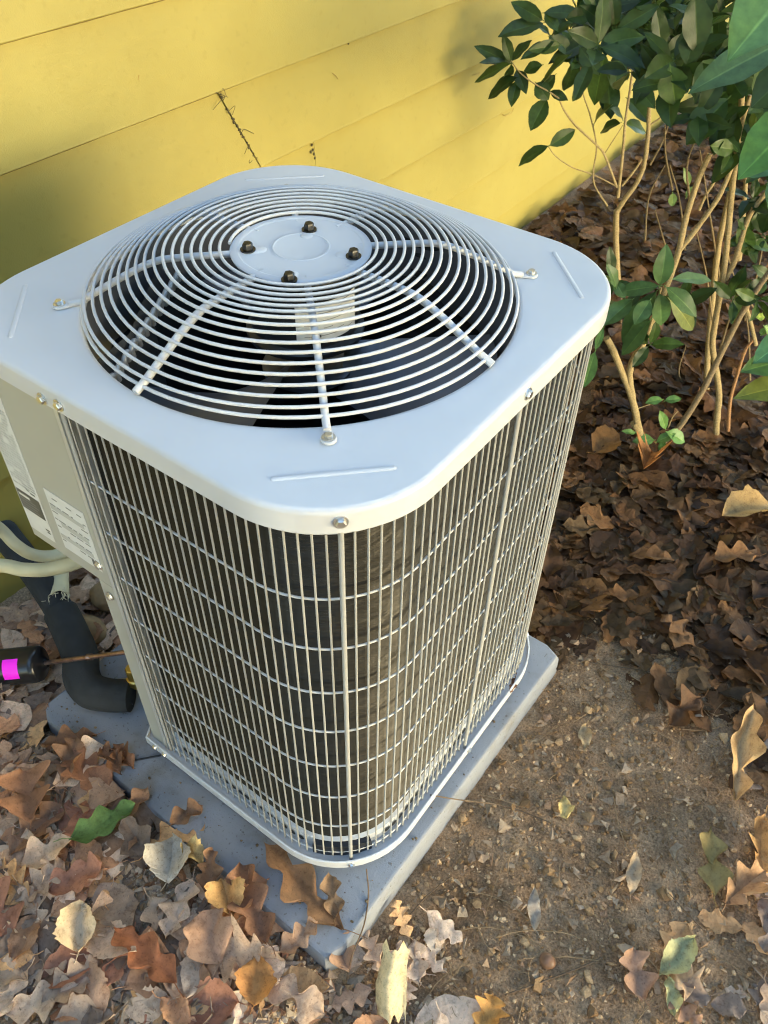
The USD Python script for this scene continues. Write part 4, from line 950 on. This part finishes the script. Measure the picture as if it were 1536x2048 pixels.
for b, t, w in (((1340, 132), (1352, 214), 58), ((1455, 198), (1370, 290), 66), ((1395, 60), (1372, 130), 50), ((1440, 120), (1385, 175), 46), ((1390, -10), (1395, 110), 60)):
    leaf_px(shA, b, t, w, oA, dd=(-.05, -.06), side=rng.normal(0, .2))
# C: shrub at the right
shC = thing('evergreen_shrub', 'evergreen shrub of slender stems at the right edge, behind the big near leaves', 'shrub')
oC = onground(1432, 885)
mkstem([(1432, 890), (1433, 850), (1438, 790), (1432, 740), (1425, 690), (1431, 640), (1445, 560), (1455, 480), (1462, 400), (1470, 330), (1480, 250), (1486, 150)], .0085, .0055, shC, oC)
oC2 = onground(1414, 800)
mkstem([(1412, 802), (1415, 720), (1424, 610), (1436, 500), (1452, 420), (1466, 350), (1470, 250)], .0085, .0055, shC, oC2)
mkstem([(1450, 560), (1470, 520), (1485, 470), (1500, 430), (1532, 385), (1560, 350)], .0065, .005, shC, oC)
mkstem([(1456, 862), (1461, 800), (1476, 745), (1491, 700), (1508, 678)], .0045, .0035, shC, oC, tint=(.30, .16, .07))
mkstem([(1512, 690), (1500, 640), (1487, 600), (1480, 575)], .005, .004, shC, oC)
mkstem([(1398, 420), (1412, 390), (1440, 340), (1455, 260), (1462, 180)], .0045, .003, shC, oC2 + FH * .5)
mkstem([(1478, 520), (1486, 440), (1492, 360), (1500, 280)], .007, .005, shC, oC2 + FH * .3)
for b, t, w, c in (((1480, 445), (1503, 518), 36, None), ((1490, 533), (1453, 603), 30, None), ((1470, 590), (1469, 652), 32, None), ((1475, 440), (1500, 455), 26, None), ((1545, 415), (1498, 402), 34, None), ((1540, 500), (1490, 480), 30, None),
                   ((1530, 634), (1512, 634), 16, (.22, .28, .05)), ((1528, 652), (1545, 670), 20, (.12, .20, .05)), ((1522, 670), (1532, 655), 14, (.12, .20, .05))):
    leaf_px(shC, b, t, w, oC, tint=c, side=rng.normal(0, .2))
for (px, py) in ((1195, 20), (1255, 20), (1310, 60), (1345, 20), (1390, 130), (1330, 110), (1290, 90), (1400, 170), (1430, 210), (1350, 70)):
    c = at_plane(px, py, nB, oA); c = C + (c - C) * rng.uniform(1.0, 1.12)
    whorl(shA, c, (.3 + rng.normal(0, .3), -.6 + rng.normal(0, .3), .7), 5, .085)
for (px, py) in ((1400, 60), (1440, 20), (1470, 90), (1420, 130), (1500, 130), (1460, 180), (1510, 40), (1540, 160), (1380, -10), (1480, -30), (1530, 220), (1520, 300), (1440, 90)):
    c = at_plane(px, py, nB, oC2); c = C + (c - C) * rng.uniform(.98, 1.2)
    whorl(shC, c, (.3 + rng.normal(0, .3), -.5 + rng.normal(0, .3), .7), 5, .08)
for k, (x0, y0, x1, y1) in enumerate(((1370, 500, 1340, 330), (1440, 560, 1400, 300), (1300, 330, 1340, 240), (1470, 520, 1530, 300), (1425, 640, 1390, 450), (1490, 640, 1530, 470), (1345, 540, 1310, 420), (1500, 760, 1475, 560),
                                       (1260, 720, 1225, 600), (1440, 700, 1490, 560), (1400, 800, 1372, 690), (1470, 860, 1500, 740), (1380, 410, 1420, 230), (1345, 380, 1330, 250), (1510, 620, 1450, 470), (1290, 480, 1330, 330))):
    mx_, my_ = (x0 + x1) / 2 + rng.normal(0, 12), (y0 + y1) / 2 + rng.normal(0, 8)
    sh_, o_ = ((shA, oA), (shC, oC), (shC, oC2))[k % 3]
    mkstem([(x0, y0), (mx_, my_), (x1, y1)], .0024 + .001 * rng.random(), .0011, sh_, o_ + FH * rng.uniform(-.02, .25), tint=(.20, .145, .075), name='branch')
for px, py, nl in ((1505, 395, 5), (1525, 470, 5), (1490, 470, 4), (1540, 560, 5), (1515, 600, 4), (1465, 600, 4), (1440, 250, 5), (1395, 230, 4), (1470, 300, 5), (1530, 330, 5), (1225, 560, 4), (1250, 630, 4), (1300, 690, 4), (1365, 610, 4)):
    c = at_plane(px, py, nB, oC if px > 1380 else oA); c = C + (c - C) * rng.uniform(.92, 1.02)
    whorl(shC if px > 1380 else shA, c, (.3 + rng.normal(0, .3), -.6 + rng.normal(0, .3), .6), nl, .07)
# crowns above the picture
def crown(shrub, n, lo, hi, L=.09, nl=6):
    got = []
    lo, hi = np.array(lo), np.array(hi); cen, half = (lo + hi) / 2, (hi - lo) / 2
    k = 0
    while k < n:
        d = rng.uniform(-1, 1, 3)
        if d @ d > 1: continue
        k += 1; c = cen + d * half
        q = screen(c)[0]
        if q[2] > .1 and q[1] > -60 and -150 < q[0] < 1690: continue
        whorl(shrub, c, (d[0] + rng.normal(0, .3), d[1] + rng.normal(0, .3), .8), nl, L, into=got)
    ms, ts = [], []
    for m, c in got: ms.append(m); ts.append(np.tile(c, (len(m[0]), 1)))
    if ms: obj('foliage', cat(*ms), greenleaf, shrub, kind='stuff', smooth=False, tint=np.vstack(ts))
for (px, py) in ((1160, 20), (1200, 90), (1230, 60), (1260, 140), (1290, 40), (1320, 20), (1350, 120), (1380, 80), (1385, 160), (1410, 40), (1430, 110), (1450, 60), (1470, 140), (1500, 90), (1520, 200), (1460, 220), (1500, 280), (1420, 170), (1340, 160), (1300, 140)):
    c = at_plane(px, py, nB, oC); c = C + (c - C) * rng.uniform(.92, 1.15)
    whorl(shA if px < 1400 else shC, c, (.3 + rng.normal(0, .3), -.6 + rng.normal(0, .3), .6), 5, .09)
crown(shB, 36, (-.25, 1.6, 1.05), (.45, 2.4, 1.8))
crown(shA, 100, (-.2, .55, 1.2), (.95, 1.7, 2.1))
crown(shC, 60, (.1, 1.0, 1.15), (1.2, 2.2, 2.1))
# D: near leaves reaching in from a shrub outside the frame at the right
shD = thing('evergreen_shrub', 'large near leaves reaching in from a shrub outside the right edge', 'shrub')
rootD = np.array([1.15, .35, float(GZI(1.15, .35))])
forkD = np.array([1.05, .25, .62])
obj('stem', tube(smoothpath([rootD, [1.12, .33, .2], [1.08, .28, .45], forkD, [1.0, .2, .9], [.95, .15, 1.25]], 6), np.linspace(.012, .005, 31), 10), barkm, shD, smooth=60, tint=(.28, .21, .11))
for (b, t, w, d0_, d1_, tn) in (((1640, -95), (1460, 112), 150, .74, .72, (.085, .165, .04)), ((1590, 70), (1376, 182), 76, .92, .95, (.045, .085, .03)), ((1620, 210), (1478, 352), 105, .80, .80, (.055, .13, .025)),
                                ((1600, 130), (1500, 215), 80, .95, .98, (.035, .07, .03)), ((1570, 320), (1485, 350), 50, 1.0, 1.0, (.035, .08, .03)), ((1600, 660), (1507, 724), 58, 1.0, .98, (.06, .14, .05)), ((1600, 715), (1482, 742), 64, 1.02, 1.0, (.055, .11, .03)), ((1595, 770), (1470, 793), 56, 1.04, 1.02, (.13, .15, .025)), ((1575, 330), (1548, 440), 60, 1.0, 1.0, (.04, .09, .03))):
    leaf_px(shD, b, t, w, forkD, tint=tn, depth=(d0_, d1_), droop=.3)
    e = at_d(*b, d0_)
    obj('branch', tube(smoothpath([forkD + [0, 0, min(.5, max(-.1, e[2] - .62)) * .6], (forkD + e) / 2 + [0, 0, .05], e], 6), np.linspace(.004, .0018, 13), 7), barkm, shD, smooth=60, tint=(.2, .17, .08))

crown(shD, 130, (1.2, -1.45, 1.05), (2.7, .5, 2.9), .10)  # unseen crown added to shade the left end of the wall
for q in ((1.6, -.3, 1.6), (1.9, -.7, 1.8), (1.9, .1, 1.9), (1.7, -.9, 2.1)):
    obj('branch', tube(smoothpath([forkD, (forkD + np.array(q)) / 2 + [.03, .02, .1], q], 6), np.linspace(.008, .003, 13), 8), barkm, shD, smooth=60, tint=(.28, .21, .11))

# added unseen leaf screen that blocks low sky, with a gap for the sun
hd = thing('added_hedge', 'added unseen screen of dark green foliage round the yard, blocking low sky light', 'added_hedge')
ms, ts, nh = [], [], 0
HED = [(-150, -72, 4.4), (-72, -8, 5.6), (40, 80, 5.6)]
for a0_, a1_, rad_ in HED:
    for i in range(int(105 * (a1_ - a0_))):
        a = math.radians(rng.uniform(a0_, a1_)); r_ = rad_ + rng.normal(0, .35); L = rng.uniform(.14, .26)
        x, y, z = r_ * math.cos(a), r_ * math.sin(a), rng.uniform(-.05, 5.0)
        if x < WX + .6: continue
        m = place((np.array([(0, 0, 0), (.5, .3, .05), (1, 0, -.05), (.5, -.3, .05)]), np.array([(0, 1, 2), (0, 2, 3)])), (x, y, z), rng.uniform(0, 6.28), rng.normal(0, .7), rng.normal(0, .7), L)
        ms.append(m); ts.append(np.tile(GREENS[i % 5] * rng.uniform(.8, 1.4), (4, 1)))
    for a in np.arange(a0_ + 4, a1_, 9.):
        x, y = rad_ * math.cos(math.radians(a)), rad_ * math.sin(math.radians(a))
        if x < WX + .6: continue
        obj('trunk', tube(smoothpath([(x, y, -.06), (x + .05, y + .05, 1.2), (x - .04, y, 2.9)], 5), np.linspace(.05, .02, 11), 8), barkm, hd, smooth=60, tint=(.15, .11, .07))
obj('foliage', cat(*ms), greenleaf, hd, kind='stuff', smooth=False, tint=np.vstack(ts))

# trees added out of view to block sky; low sun passes under their crowns
for k, (tx, ty, lab) in enumerate(((6.0, -2.6, 'added unseen tree that blocks sky light, nearest the leaf screen'), (7.0, .6, 'added unseen tree that blocks sky light, between two others'), (6.2, 3.8, 'added unseen tree that blocks sky light, farthest along the wall'))):
    tr = thing('added_tree', lab, 'tree')
    ms, ts = [], []
    for i in range(4600):
        d = rng.normal(size=3); d /= np.linalg.norm(d); d *= rng.uniform(.45, 1) ** .5
        c = np.array([tx, ty, 6.4]) + d * np.array([2.2, 2.4, 4.2]); L = rng.uniform(.26, .48)
        if c[2] < 2.35: continue
        ms.append(place((np.array([(0, 0, 0), (.5, .32, .05), (1, 0, -.05), (.5, -.32, .05)]), np.array([(0, 1, 2), (0, 2, 3)])), c, rng.uniform(0, 6.28), rng.normal(0, .8), rng.normal(0, .8), L))
        ts.append(np.tile(GREENS[i % 5] * rng.uniform(.9, 1.6), (4, 1)))
    obj('crown', cat(*ms), greenleaf, tr, kind='stuff', smooth=False, tint=np.vstack(ts))
    obj('trunk', tube(smoothpath([(tx, ty, -.1), (tx + .06, ty - .04, 1.5), (tx - .05, ty + .05, 3.0), (tx, ty, 7.5)], 5), np.linspace(.14, .05, 16), 10), barkm, tr, smooth=60, tint=(.12, .09, .06))
